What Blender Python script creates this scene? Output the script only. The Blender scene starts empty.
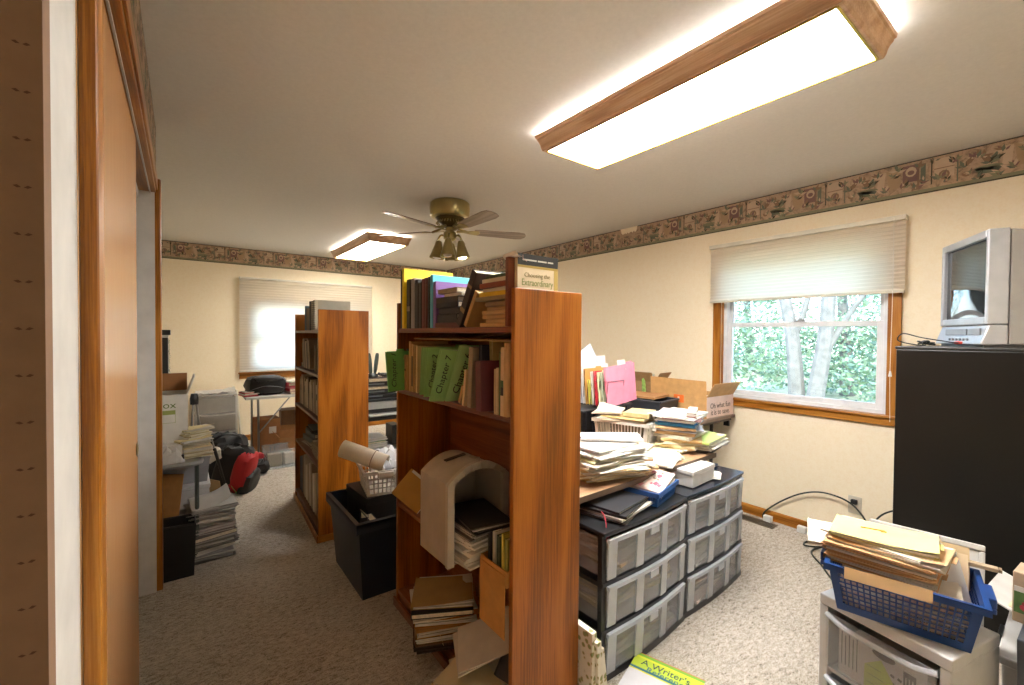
LAMP, SKY, SUN, EXPO = 30.0, 16.5, 4.5, 1.12
import bpy, bmesh, math, random
from mathutils import Vector, Matrix, Euler
PI = math.pi
rad = math.radians
scn = bpy.context.scene
COL = scn.collection
rnd = random.Random(7)

# ---------------------------------------------------------------- materials
def lin(h):
    if isinstance(h, str):
        h = h.lstrip('#'); c = [int(h[i:i+2], 16)/255 for i in (0, 2, 4)]
    else:
        c = list(h)
    return tuple(((v+0.055)/1.055)**2.4 if v > 0.04045 else v/12.92 for v in c)

def newmat(name):
    m = bpy.data.materials.new(name); m.use_nodes = True
    nt = m.node_tree; nt.nodes.clear()
    out = nt.nodes.new('ShaderNodeOutputMaterial')
    return m, nt, out

def node(nt, typ, **kw):
    n = nt.nodes.new(typ)
    for k, v in kw.items():
        if k in ('operation', 'blend_type', 'data_type', 'wave_type', 'bands_direction', 'feature', 'interpolation', 'wave_profile', 'sky_type', 'distance'):
            setattr(n, k, v)
        else:
            n.inputs[k].default_value = v
    return n

def coords(nt, scale=(1, 1, 1), rot=(0, 0, 0)):
    tc = nt.nodes.new('ShaderNodeTexCoord'); mp = nt.nodes.new('ShaderNodeMapping')
    mp.inputs['Scale'].default_value = scale; mp.inputs['Rotation'].default_value = rot
    nt.links.new(tc.outputs['Object'], mp.inputs['Vector'])
    return mp.outputs['Vector']

def ramp(nt, fac, stops):
    r = nt.nodes.new('ShaderNodeValToRGB'); e = r.color_ramp.elements
    while len(e) > 1: e.remove(e[0])
    e[0].position = stops[0][0]; e[0].color = (*stops[0][1], 1)
    for p, c in stops[1:]:
        x = e.new(p); x.color = (*c, 1)
    nt.links.new(fac, r.inputs['Fac'])
    return r.outputs['Color']

_cache = {}
def M(hexc, rough=0.6, metal=0.0, var=0.08, scale=14.0, bump=0.0, spec=0.5):
    """painted / plastic / paper surface with slight procedural mottling"""
    key = (hexc, rough, metal, var, scale, bump, spec)
    if key in _cache: return _cache[key]
    m, nt, out = newmat('surface_' + hexc.strip('#'))
    b = node(nt, 'ShaderNodeBsdfPrincipled', Roughness=rough, Metallic=metal)
    b.inputs['Specular IOR Level'].default_value = spec
    c = lin(hexc)
    if min(c) > 0.5: c = tuple(x*0.84 for x in c)
    v = coords(nt)
    n = node(nt, 'ShaderNodeTexNoise', Scale=scale, Detail=4.0)
    nt.links.new(v, n.inputs['Vector'])
    lo = tuple(max(0, x*(1-var)) for x in c); hi = tuple(min(1, x*(1+var)) for x in c)
    nt.links.new(ramp(nt, n.outputs['Fac'], [(0.3, lo), (0.7, hi)]), b.inputs['Base Color'])
    if bump:
        bp = node(nt, 'ShaderNodeBump', Strength=bump, Distance=0.004)
        nt.links.new(n.outputs['Fac'], bp.inputs['Height']); nt.links.new(bp.outputs['Normal'], b.inputs['Normal'])
    nt.links.new(b.outputs['BSDF'], out.inputs['Surface'])
    _cache[key] = m
    return m

def wood(name, dark, mid, light, axis='Z', scale=1.0, rough=0.35, fig=3.0, bump=0.05, fw_=0.14):
    """wood with long grain along one axis and flame figure"""
    m, nt, out = newmat(name)
    st = {'X': (0.12, 1, 1), 'Y': (1, 0.12, 1), 'Z': (1, 1, 0.12)}[axis]
    v = coords(nt, tuple(s*scale for s in st))
    warp = node(nt, 'ShaderNodeTexNoise', Scale=fig, Detail=2.0, Roughness=0.5)
    nt.links.new(v, warp.inputs['Vector'])
    mul = node(nt, 'ShaderNodeMath', operation='MULTIPLY'); mul.inputs[1].default_value = 42.0
    nt.links.new(warp.outputs['Fac'], mul.inputs[0])
    sn = node(nt, 'ShaderNodeMath', operation='SINE'); nt.links.new(mul.outputs[0], sn.inputs[0])
    st2 = {'X': (2.2, 90, 90), 'Y': (90, 2.2, 90), 'Z': (90, 90, 2.2)}[axis]
    v2 = coords(nt, tuple(s*scale for s in st2))
    fine = node(nt, 'ShaderNodeTexNoise', Scale=1.6, Detail=5.0, Roughness=0.7)
    nt.links.new(v2, fine.inputs['Vector'])
    a = node(nt, 'ShaderNodeMath', operation='MULTIPLY_ADD'); a.inputs[1].default_value = fw_; 
    nt.links.new(sn.outputs[0], a.inputs[0]); nt.links.new(fine.outputs['Fac'], a.inputs[2])
    col = ramp(nt, a.outputs[0], [(0.28, lin(dark)), (0.5, lin(mid)), (0.72, lin(light))])
    b = node(nt, 'ShaderNodeBsdfPrincipled', Roughness=rough); b.inputs['Specular IOR Level'].default_value = 0.35
    nt.links.new(col, b.inputs['Base Color'])
    bp = node(nt, 'ShaderNodeBump', Strength=bump, Distance=0.002)
    nt.links.new(fine.outputs['Fac'], bp.inputs['Height']); nt.links.new(bp.outputs['Normal'], b.inputs['Normal'])
    nt.links.new(b.outputs['BSDF'], out.inputs['Surface'])
    return m

def emis(name, hexc, strength):
    m, nt, out = newmat(name)
    e = node(nt, 'ShaderNodeEmission', Strength=strength); e.inputs['Color'].default_value = (*lin(hexc), 1)
    nt.links.new(e.outputs[0], out.inputs['Surface'])
    return m

def clear_plastic(name, hexc, mixfac=0.45, rough=0.25):
    """milky see-through plastic"""
    m, nt, out = newmat(name)
    b = node(nt, 'ShaderNodeBsdfPrincipled', Roughness=rough); b.inputs['Base Color'].default_value = (*lin(hexc), 1)
    t = nt.nodes.new('ShaderNodeBsdfTransparent'); t.inputs['Color'].default_value = (0.93, 0.94, 0.95, 1)
    v = coords(nt); n = node(nt, 'ShaderNodeTexNoise', Scale=9.0, Detail=3.0); nt.links.new(v, n.inputs['Vector'])
    f = node(nt, 'ShaderNodeMath', operation='MULTIPLY_ADD'); f.inputs[1].default_value = 0.15; f.inputs[2].default_value = mixfac-0.075
    nt.links.new(n.outputs['Fac'], f.inputs[0])
    mx = nt.nodes.new('ShaderNodeMixShader')
    nt.links.new(f.outputs[0], mx.inputs['Fac']); nt.links.new(t.outputs[0], mx.inputs[1]); nt.links.new(b.outputs[0], mx.inputs[2])
    nt.links.new(mx.outputs[0], out.inputs['Surface'])
    return m

def pane_glass(name):
    m, nt, out = newmat(name)
    t = nt.nodes.new('ShaderNodeBsdfTransparent'); t.inputs['Color'].default_value = (0.95, 0.98, 0.97, 1)
    g = node(nt, 'ShaderNodeBsdfGlossy', Roughness=0.02)
    fr = node(nt, 'ShaderNodeFresnel', IOR=1.3)
    mx = nt.nodes.new('ShaderNodeMixShader')
    nt.links.new(fr.outputs[0], mx.inputs['Fac']); nt.links.new(t.outputs[0], mx.inputs[1]); nt.links.new(g.outputs[0], mx.inputs[2])
    nt.links.new(mx.outputs[0], out.inputs['Surface'])
    return m

def fabric_translucent(name, hexc, fac=0.5, bands='Z'):
    """pleated light-filtering shade cloth"""
    m, nt, out = newmat(name)
    v = coords(nt)
    w = node(nt, 'ShaderNodeTexWave', Scale=26.0, Distortion=0.4, bands_direction=bands); nt.links.new(v, w.inputs['Vector'])
    c = lin(hexc)
    col = ramp(nt, w.outputs['Fac'], [(0.0, tuple(x*0.93 for x in c)), (1.0, c)])
    d = nt.nodes.new('ShaderNodeBsdfDiffuse'); t = nt.nodes.new('ShaderNodeBsdfTranslucent')
    nt.links.new(col, d.inputs['Color']); nt.links.new(col, t.inputs['Color'])
    mx = nt.nodes.new('ShaderNodeMixShader'); mx.inputs['Fac'].default_value = fac
    nt.links.new(d.outputs[0], mx.inputs[1]); nt.links.new(t.outputs[0], mx.inputs[2])
    nt.links.new(mx.outputs[0], out.inputs['Surface'])
    return m

# ---------------------------------------------------------------- mesh builder
def rotm(rx=0, ry=0, rz=0): return Euler((rx, ry, rz)).to_matrix()

class MB:
    def __init__(s): s.v = []; s.f = []; s.m = []
    def add(s, vs, fs, m=0):
        o = len(s.v); s.v += [tuple(x) for x in vs]
        for f in fs: s.f.append([i+o for i in f]); s.m.append(m)
        return s
    def box(s, x0, x1, y0, y1, z0, z1, m=0):
        vs = [(x0,y0,z0),(x1,y0,z0),(x1,y1,z0),(x0,y1,z0),(x0,y0,z1),(x1,y0,z1),(x1,y1,z1),(x0,y1,z1)]
        return s.add(vs, [(3,2,1,0),(4,5,6,7),(0,1,5,4),(1,2,6,5),(2,3,7,6),(3,0,4,7)], m)
    def rbox(s, c, size, rot=(0, 0, 0), m=0):
        R = rotm(*rot); hx, hy, hz = (q/2 for q in size); c = Vector(c)
        vs = [c + R @ Vector(p) for p in ((-hx,-hy,-hz),(hx,-hy,-hz),(hx,hy,-hz),(-hx,hy,-hz),(-hx,-hy,hz),(hx,-hy,hz),(hx,hy,hz),(-hx,hy,hz))]
        return s.add(vs, [(3,2,1,0),(4,5,6,7),(0,1,5,4),(1,2,6,5),(2,3,7,6),(3,0,4,7)], m)
    def frustum(s, b, t, m=0, caps=(True, True)):
        """b, t: four points each, bottom and top"""
        fs = [(0,1,5,4),(1,2,6,5),(2,3,7,6),(3,0,4,7)]
        if caps[0]: fs.append((3,2,1,0))
        if caps[1]: fs.append((4,5,6,7))
        return s.add(list(b)+list(t), fs, m)
    def prism(s, poly, a, h0, h1, m=0):
        """extrude a 2D polygon along axis a ('X','Y','Z')"""
        def P(u, w, h): return {'X': (h, u, w), 'Y': (u, h, w), 'Z': (u, w, h)}[a]
        n = len(poly)
        vs = [P(u, w, h0) for u, w in poly] + [P(u, w, h1) for u, w in poly]
        fs = [tuple(range(n-1, -1, -1)), tuple(range(n, 2*n))] + [(i, (i+1) % n, n+(i+1) % n, n+i) for i in range(n)]
        return s.add(vs, fs, m)
    def tube(s, pts, r, n=8, m=0, caps=True):
        pts = [Vector(p) for p in pts]; rs = r if isinstance(r, (list, tuple)) else [r]*len(pts)
        rings = []; up = None
        for i, p in enumerate(pts):
            d = (pts[min(i+1, len(pts)-1)] - pts[max(i-1, 0)]).normalized()
            if up is None:
                up = Vector((0, 0, 1)) if abs(d.z) < 0.9 else Vector((1, 0, 0))
            a = d.cross(up).normalized(); b = a.cross(d).normalized(); up = b
            rings.append([p + (a*math.cos(2*PI*k/n) + b*math.sin(2*PI*k/n))*rs[i] for k in range(n)])
        vs = [v for r_ in rings for v in r_]; fs = []
        for i in range(len(pts)-1):
            for k in range(n):
                fs.append((i*n+k, i*n+(k+1) % n, (i+1)*n+(k+1) % n, (i+1)*n+k))
        if caps: fs += [tuple(range(n-1, -1, -1)), tuple((len(pts)-1)*n+k for k in range(n))]
        return s.add(vs, fs, m)
    def lathe(s, prof, n=24, c=(0, 0, 0), rot=(0, 0, 0), m=0):
        R = rotm(*rot); c = Vector(c); vs = []; fs = []
        for r, z in prof:
            for k in range(n):
                vs.append(c + R @ Vector((r*math.cos(2*PI*k/n), r*math.sin(2*PI*k/n), z)))
        for i in range(len(prof)-1):
            for k in range(n):
                fs.append((i*n+k, i*n+(k+1) % n, (i+1)*n+(k+1) % n, (i+1)*n+k))
        if prof[0][0] > 1e-5: fs.append(tuple(range(n-1, -1, -1)))
        if prof[-1][0] > 1e-5: fs.append(tuple((len(prof)-1)*n+k for k in range(n)))
        return s.add(vs, fs, m)
    def sheet(s, w, d, z, th=0.0006, curl=0.0, c=(0, 0), rz=0.0, m=0, n=6, sag=0.0, dirc=0.0):
        """a thin bendable sheet, centre c, upward curl along its edge"""
        R = rotm(0, 0, rz); vt = []; vb = []
        for j in range(n+1):
            for i in range(n+1):
                u, t = i/n-0.5, j/n-0.5
                q = u*math.cos(dirc)+t*math.sin(dirc)
                zz = z + curl*max(0, q*2)**2 - sag*(abs(t*2)**2)
                p = R @ Vector((u*w, t*d, 0)); p = Vector((p.x+c[0], p.y+c[1], zz))
                vt.append(p+Vector((0, 0, th))); vb.append(p)
        N = n+1; K = N*N; fs = []
        for j in range(n):
            for i in range(n):
                a = j*N+i; fs.append((a, a+1, a+N+1, a+N)); fs.append((K+a, K+a+N, K+a+N+1, K+a+1))
        edge = [i for i in range(N)] + [j*N+n for j in range(1, N)] + [n*N+i for i in range(n-1, -1, -1)] + [j*N for j in range(n-1, 0, -1)]
        for q in range(len(edge)):
            a, b = edge[q], edge[(q+1) % len(edge)]; fs.append((a, K+a, K+b, b))
        return s.add(vt+vb, fs, m)
    def build(s, name, mats, parent=None, loc=(0, 0, 0), rot=(0, 0, 0), bev=0, seg=2, smooth=False, kind=None, solid=0, subd=0):
        me = bpy.data.meshes.new(name); me.from_pydata(s.v, [], s.f)
        mats = mats if isinstance(mats, (list, tuple)) else [mats]
        for q in mats: me.materials.append(q)
        me.polygons.foreach_set('material_index', s.m)
        if smooth: me.polygons.foreach_set('use_smooth', [True]*len(s.f))
        bm = bmesh.new(); bm.from_mesh(me); bmesh.ops.recalc_face_normals(bm, faces=bm.faces); bm.to_mesh(me); bm.free()
        me.update()
        o = bpy.data.objects.new(name, me); COL.objects.link(o)
        o.location = loc; o.rotation_euler = rot
        if parent is not None: o.parent = parent
        if solid:
            x = o.modifiers.new('thickness', 'SOLIDIFY'); x.thickness = solid; x.offset = 0
        if bev:
            x = o.modifiers.new('edge', 'BEVEL'); x.width = bev; x.segments = seg; x.limit_method = 'ANGLE'; x.angle_limit = rad(40)
        if subd:
            x = o.modifiers.new('sub', 'SUBSURF'); x.levels = subd; x.render_levels = subd
        if smooth:
            try: me.set_sharp_from_angle(angle=rad(35))
            except Exception: pass
        if kind: o['kind'] = kind
        return o

LABELS = {}
def tag(o, label, cat, group=None, kind=None):
    o['label'] = label; o['category'] = cat
    if group: o['group'] = group
    if kind: o['kind'] = kind
    LABELS.setdefault(label, []).append(o.name)
    return o
def thing(name, label, cat, loc=(0, 0, 0), rz=0.0, group=None, rot=None):
    o = bpy.data.objects.new(name, None); COL.objects.link(o)
    o.empty_display_size = 0.05
    o.location = loc; o.rotation_euler = rot if rot is not None else (0, 0, rz)
    return tag(o, label, cat, group)
def lettering(name, body, size, mt, parent, loc, rot, extr=0.0004, shear=0.0, align='CENTER', wx=1.0):
    cu = bpy.data.curves.new(name, 'FONT'); cu.body = body; cu.size = size; cu.extrude = extr; cu.shear = shear
    cu.align_x = align; cu.align_y = 'CENTER'; cu.resolution_u = 3
    t = bpy.data.objects.new(name + '_source', cu); COL.objects.link(t)
    bpy.context.view_layer.update()
    dg = bpy.context.evaluated_depsgraph_get()
    me = bpy.data.meshes.new_from_object(t.evaluated_get(dg))
    bpy.data.objects.remove(t); bpy.data.curves.remove(cu)
    me.name = name; me.materials.clear(); me.materials.append(mt)
    o = bpy.data.objects.new(name, me); COL.objects.link(o)
    o.location = loc; o.rotation_euler = rot; o.scale = (wx, 1, 1)
    if parent is not None: o.parent = parent
    return o
def bezpts(ctrl, n=10):
    """smooth curve through control points"""
    P = [Vector(c) for c in ctrl]; out = []
    for i in range(len(P)-1):
        p0 = P[max(i-1, 0)]; p1 = P[i]; p2 = P[i+1]; p3 = P[min(i+2, len(P)-1)]
        for k in range(n):
            t = k/n
            out.append(0.5*((2*p1) + (p2-p0)*t + (2*p0-5*p1+4*p2-p3)*t*t + (3*p1-p0-3*p2+p3)*t**3))
    out.append(P[-1]); return out
ORD = ['first', 'second', 'third', 'fourth', 'fifth', 'sixth', 'seventh', 'eighth', 'ninth', 'tenth', 'eleventh', 'twelfth', 'thirteenth', 'fourteenth', 'fifteenth', 'sixteenth', 'seventeenth', 'eighteenth', 'nineteenth', 'twentieth', 'twenty-first', 'twenty-second', 'twenty-third', 'twenty-fourth', 'twenty-fifth']
# ---------------------------------------------------------------- shared materials
OAK = wood('oak_panel', '#7c4a22', '#a2632f', '#b87a42', 'Z', 1.0, 0.33)
OAKH = wood('oak_shelf', '#6b3a1b', '#8c5028', '#a36536', 'Y', 1.0, 0.35)
OAKG = wood('golden_oak_panel', '#8a4f1e', '#b06c2b', '#c58440', 'Z', 1.3, 0.3, 5.0)
TRIMZ = wood('oak_trim_upright', '#7a4610', '#9c611a', '#b17832', 'Z', 1.6, 0.35)
TRIMY = wood('oak_trim_along_wall', '#7a4610', '#9c611a', '#b17832', 'Y', 1.6, 0.35)
TRIMX = wood('oak_trim_across', '#7a4610', '#9c611a', '#b17832', 'X', 1.6, 0.35)
VENEER = wood('closet_door_veneer', '#b98553', '#c08c5a', '#c79462', 'Z', 1.2, 0.25, 1.0, 0.01, 0.03)
TABLEW = wood('table_laminate', '#8d6a4c', '#a88464', '#bd9b7a', 'X', 1.5, 0.4, 2.0)
LAMPW = wood('lamp_frame_oak', '#b08866', '#c6a17e', '#d6b594', 'Y', 1.5, 0.45)
WHITEP = M('#e9e6e0', 0.5); VINYL = M('#eceff2', 0.35)
BLACKP = M('#141414', 0.35); BLACKM = M('#1c1b1a', 0.6); DARKG = M('#2c2d2f', 0.5)
BRASS = M('#a39464', 0.28, 0.9); STEEL = M('#9a9a98', 0.35, 1.0)
PAPER = M('#ebe7dd', 0.75); PAPER2 = M('#d9d2c2', 0.75); PAPER3 = M('#c9bfa8', 0.75); MANILA = M('#dbc08a', 0.7); MANILA2 = M('#c7a66c', 0.7)
PAGES = M('#d8cdb2', 0.85, 0, 0.15, 60)
CARD = M('#b07e4a', 0.8, 0, 0.1, 25); CARD2 = M('#9a6c3f', 0.8, 0, 0.1, 25)
INK = M('#26241f', 0.6); INKB = M('#3a3a40', 0.6)

def carpet_mat():
    m, nt, out = newmat('beige_carpet')
    b = node(nt, 'ShaderNodeBsdfPrincipled', Roughness=0.95); b.inputs['Specular IOR Level'].default_value = 0.1
    v = coords(nt)
    n1 = node(nt, 'ShaderNodeTexNoise', Scale=170.0, Detail=3.0, Roughness=0.7); nt.links.new(v, n1.inputs['Vector'])
    v2 = coords(nt, (1.0, 2.2, 1.0), (0, 0, 0.5))
    n2 = node(nt, 'ShaderNodeTexNoise', Scale=38.0, Detail=4.0, Distortion=0.8); nt.links.new(v2, n2.inputs['Vector'])
    n3 = node(nt, 'ShaderNodeTexNoise', Scale=2.0, Detail=2.0); nt.links.new(v, n3.inputs['Vector'])
    a = node(nt, 'ShaderNodeMath', operation='MULTIPLY_ADD'); a.inputs[1].default_value = 0.55
    nt.links.new(n1.outputs['Fac'], a.inputs[0])
    a2 = node(nt, 'ShaderNodeMath', operation='MULTIPLY'); a2.inputs[1].default_value = 0.45; nt.links.new(n2.outputs['Fac'], a2.inputs[0])
    nt.links.new(a2.outputs[0], a.inputs[2])
    a3 = node(nt, 'ShaderNodeMath', operation='MULTIPLY_ADD'); a3.inputs[1].default_value = 0.12; nt.links.new(n3.outputs['Fac'], a3.inputs[0]); nt.links.new(a.outputs[0], a3.inputs[2])
    col = ramp(nt, a3.outputs[0], [(0.40, lin('#5d5346')), (0.52, lin('#aaa092')), (0.68, lin('#cdc4b8'))])
    nt.links.new(col, b.inputs['Base Color'])
    bp = node(nt, 'ShaderNodeBump', Strength=0.9, Distance=0.01); nt.links.new(a.outputs[0], bp.inputs['Height']); nt.links.new(bp.outputs['Normal'], b.inputs['Normal'])
    nt.links.new(b.outputs[0], out.inputs['Surface'])
    return m
def wallpaper_mat():
    m, nt, out = newmat('cream_wallpaper')
    b = node(nt, 'ShaderNodeBsdfPrincipled', Roughness=0.7); b.inputs['Specular IOR Level'].default_value = 0.25
    v = coords(nt)
    n1 = node(nt, 'ShaderNodeTexNoise', Scale=90.0, Detail=2.0); nt.links.new(v, n1.inputs['Vector'])
    n2 = node(nt, 'ShaderNodeTexVoronoi', Scale=28.0); nt.links.new(v, n2.inputs['Vector'])
    a = node(nt, 'ShaderNodeMath', operation='MULTIPLY_ADD'); a.inputs[1].default_value = 0.35
    nt.links.new(n2.outputs['Distance'], a.inputs[0]); nt.links.new(n1.outputs['Fac'], a.inputs[2])
    col = ramp(nt, a.outputs[0], [(0.35, lin('#ead9b9')), (0.8, lin('#eee0c5'))])
    nt.links.new(col, b.inputs['Base Color'])
    bp = node(nt, 'ShaderNodeBump', Strength=0.12, Distance=0.002); nt.links.new(a.outputs[0], bp.inputs['Height']); nt.links.new(bp.outputs['Normal'], b.inputs['Normal'])
    nt.links.new(b.outputs[0], out.inputs['Surface'])
    return m
def border_mat():
    m, nt, out = newmat('printed_border_paper')
    b = node(nt, 'ShaderNodeBsdfPrincipled', Roughness=0.65)
    v = coords(nt)
    n1 = node(nt, 'ShaderNodeTexNoise', Scale=22.0, Detail=6.0, Roughness=0.7, Distortion=0.7); nt.links.new(v, n1.inputs['Vector'])
    col = ramp(nt, n1.outputs['Fac'], [(0.32, lin('#6f5f4e')), (0.44, lin('#9c8268')), (0.56, lin('#b89b80')), (0.7, lin('#937c60'))])
    nt.links.new(col, b.inputs['Base Color']); nt.links.new(b.outputs[0], out.inputs['Surface'])
    return m
CARPET = carpet_mat(); WALLP = wallpaper_mat(); BORDER = border_mat()
CEILM = M('#e6e1da', 0.85, 0, 0.03, 60, 0.15, 0.2)
HALLP = M('#86684f', 0.8, 0, 0.06, 30)
BORD = [BORDER, M('#3f3a26', 0.7), M('#7a5a54', 0.7), M('#bfa58a', 0.7), M('#7f7c60', 0.7), M('#676a58', 0.7), M('#86694f', 0.7), M('#a88c6c', 0.7)]

XR, YB, H = 3.525, 6.486, 2.44
XL, XA, YN = -0.105, -0.75, -0.6
def struct(o): o['kind'] = 'structure'; return o

# ---------------------------------------------------------------- shell
struct(MB().box(-1.35, XR+0.12, YN-0.1, YB+0.12, -0.1, 0).build('floor', CARPET))
struct(MB().box(-1.35, XR+0.12, YN-0.1, YB+0.12, H, H+0.1).build('ceiling', CEILM))
WY0, WY1, WZ0, WZ1 = 0.765, 1.825, 0.885, 1.99        # hole for the window in the right wall
w = MB(); x0, x1 = XR, XR+0.12
w.box(x0, x1, YN-0.1, WY0, 0, H).box(x0, x1, WY1, YB+0.12, 0, H).box(x0, x1, WY0, WY1, 0, WZ0).box(x0, x1, WY0, WY1, WZ1, H)
struct(w.build('wall_right', WALLP))
BX0, BX1, BZ0, BZ1 = 0.70, 2.14, 0.875, 1.76             # hole for the window in the back wall
w = MB(); y0, y1 = YB, YB+0.12
w.box(XA-0.1, BX0, y0, y1, 0, H).box(BX1, XR, y0, y1, 0, H).box(BX0, BX1, y0, y1, 0, BZ0).box(BX0, BX1, y0, y1, BZ1, H)
struct(w.build('wall_back', WALLP))
struct(MB().box(-1.35, XR, YN-0.1, YN, 0, H).build('wall_near', WALLP))
struct(MB().box(-1.35, -1.25, YN, 0.61, 0, H).build('wall_hall', HALLP))
# left wall: closet front with its opening, closet ends, closet back, then the alcove beyond
w = MB()
w.box(XL-0.1, XL, 0.64, 0.778, 0, H, 1).box(XL-0.1, XL, 0.778, 2.97, 2.12, H, 1).box(XL-0.1, XL, 2.97, 3.02, 0, H, 0)
w.box(XA, XL-0.1, 2.97, 3.02, 0, H, 1).box(XA-0.1, XA, 0.64, YB, 0, H, 0)
struct(w.build('wall_left', [WALLP, M('#dedad3', 0.7)]))
struct(MB().box(-1.35, XL, 0.61, 0.64, 0, H).build('wall_entry', HALLP))
# sprigs printed on the hall paper
sp = MB()
for ix in range(12):
    for iz in range(50):
        cx = XL-0.014-ix*0.085; cz = 0.08+iz*0.0446+(0.0223 if ix % 2 else 0)
        for s in (-1, 1):
            p = [(cx+s*0.0008, cz), (cx+s*0.0035, cz+0.0022), (cx+s*0.0065, cz+0.001), (cx+s*0.0035, cz-0.0008)]
            sp.add([(a, 0.6092, z) for a, z in p], [(0, 1, 2, 3)])
o = sp.build('trim_1', M('#5a3a2a', 0.8)); struct(o)
# jambs, header lining, casings of the closet
struct(MB().box(XL-0.1, XL-0.004, 2.95, 2.969, 0, 2.10).build('trim_2', M('#d8d4ce', 0.6)))
c = MB()
def casing(c, y0, y1, z0, z1):
    c.box(XL+0.001, XL+0.020, y0, y1, z0, z1)
casing(c, 0.775, 0.832, 0, 2.178)
c.box(XL-0.024, XL+0.022, 2.955, 3.008, 0, 2.175)
struct(c.build('trim_3', TRIMZ, bev=0.006))
struct(MB().box(XL+0.001, XL+0.009, 0.832, 2.955, 2.115, 2.178).box(XL-0.1, XL+0.001, 0.800, 2.955, 2.1, 2.119).build('trim_4', TRIMY, bev=0.002))
struct(MB().box(-0.20, -0.172, 0.80, 2.94, 2.055, 2.098).box(-0.129, -0.124, 0.80, 2.94, 2.090, 2.0985).build('trim_5', M('#cfcac0', 0.4, 0.2)))
d = MB().box(-0.164, -0.131, 0.78, 2.13, 0.012, 2.085).build('door_1', VENEER, bev=0.002); struct(d)
pl = MB().lathe([(0.0, 0), (0.022, 0), (0.026, 0.003), (0.018, 0.004), (0.016, -0.006), (0, -0.006)], 20, (0, 0, 0), (0, PI/2, 0)).build('finger_pull', BRASS, d, (-0.130, 2.06, 0.95))
# casing: baseboards
bb = lambda y0, y1: MB().prism([(XR, 0.0), (XR-0.013, 0), (XR-0.013, 0.055), (XR-0.008, 0.068), (XR, 0.072)], 'Y', y0, y1)
struct(bb(YN, YB).build('baseboard_right', TRIMY))
struct(MB().prism([(YB, 0), (YB-0.013, 0), (YB-0.013, 0.055), (YB-0.008, 0.068), (YB, 0.072)], 'X', XA, XR-0.014).build('baseboard_back', TRIMX))
struct(MB().box(XA, XA+0.013, 3.03, YB-0.014, 0, 0.07).build('baseboard_left', TRIMY))

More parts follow.
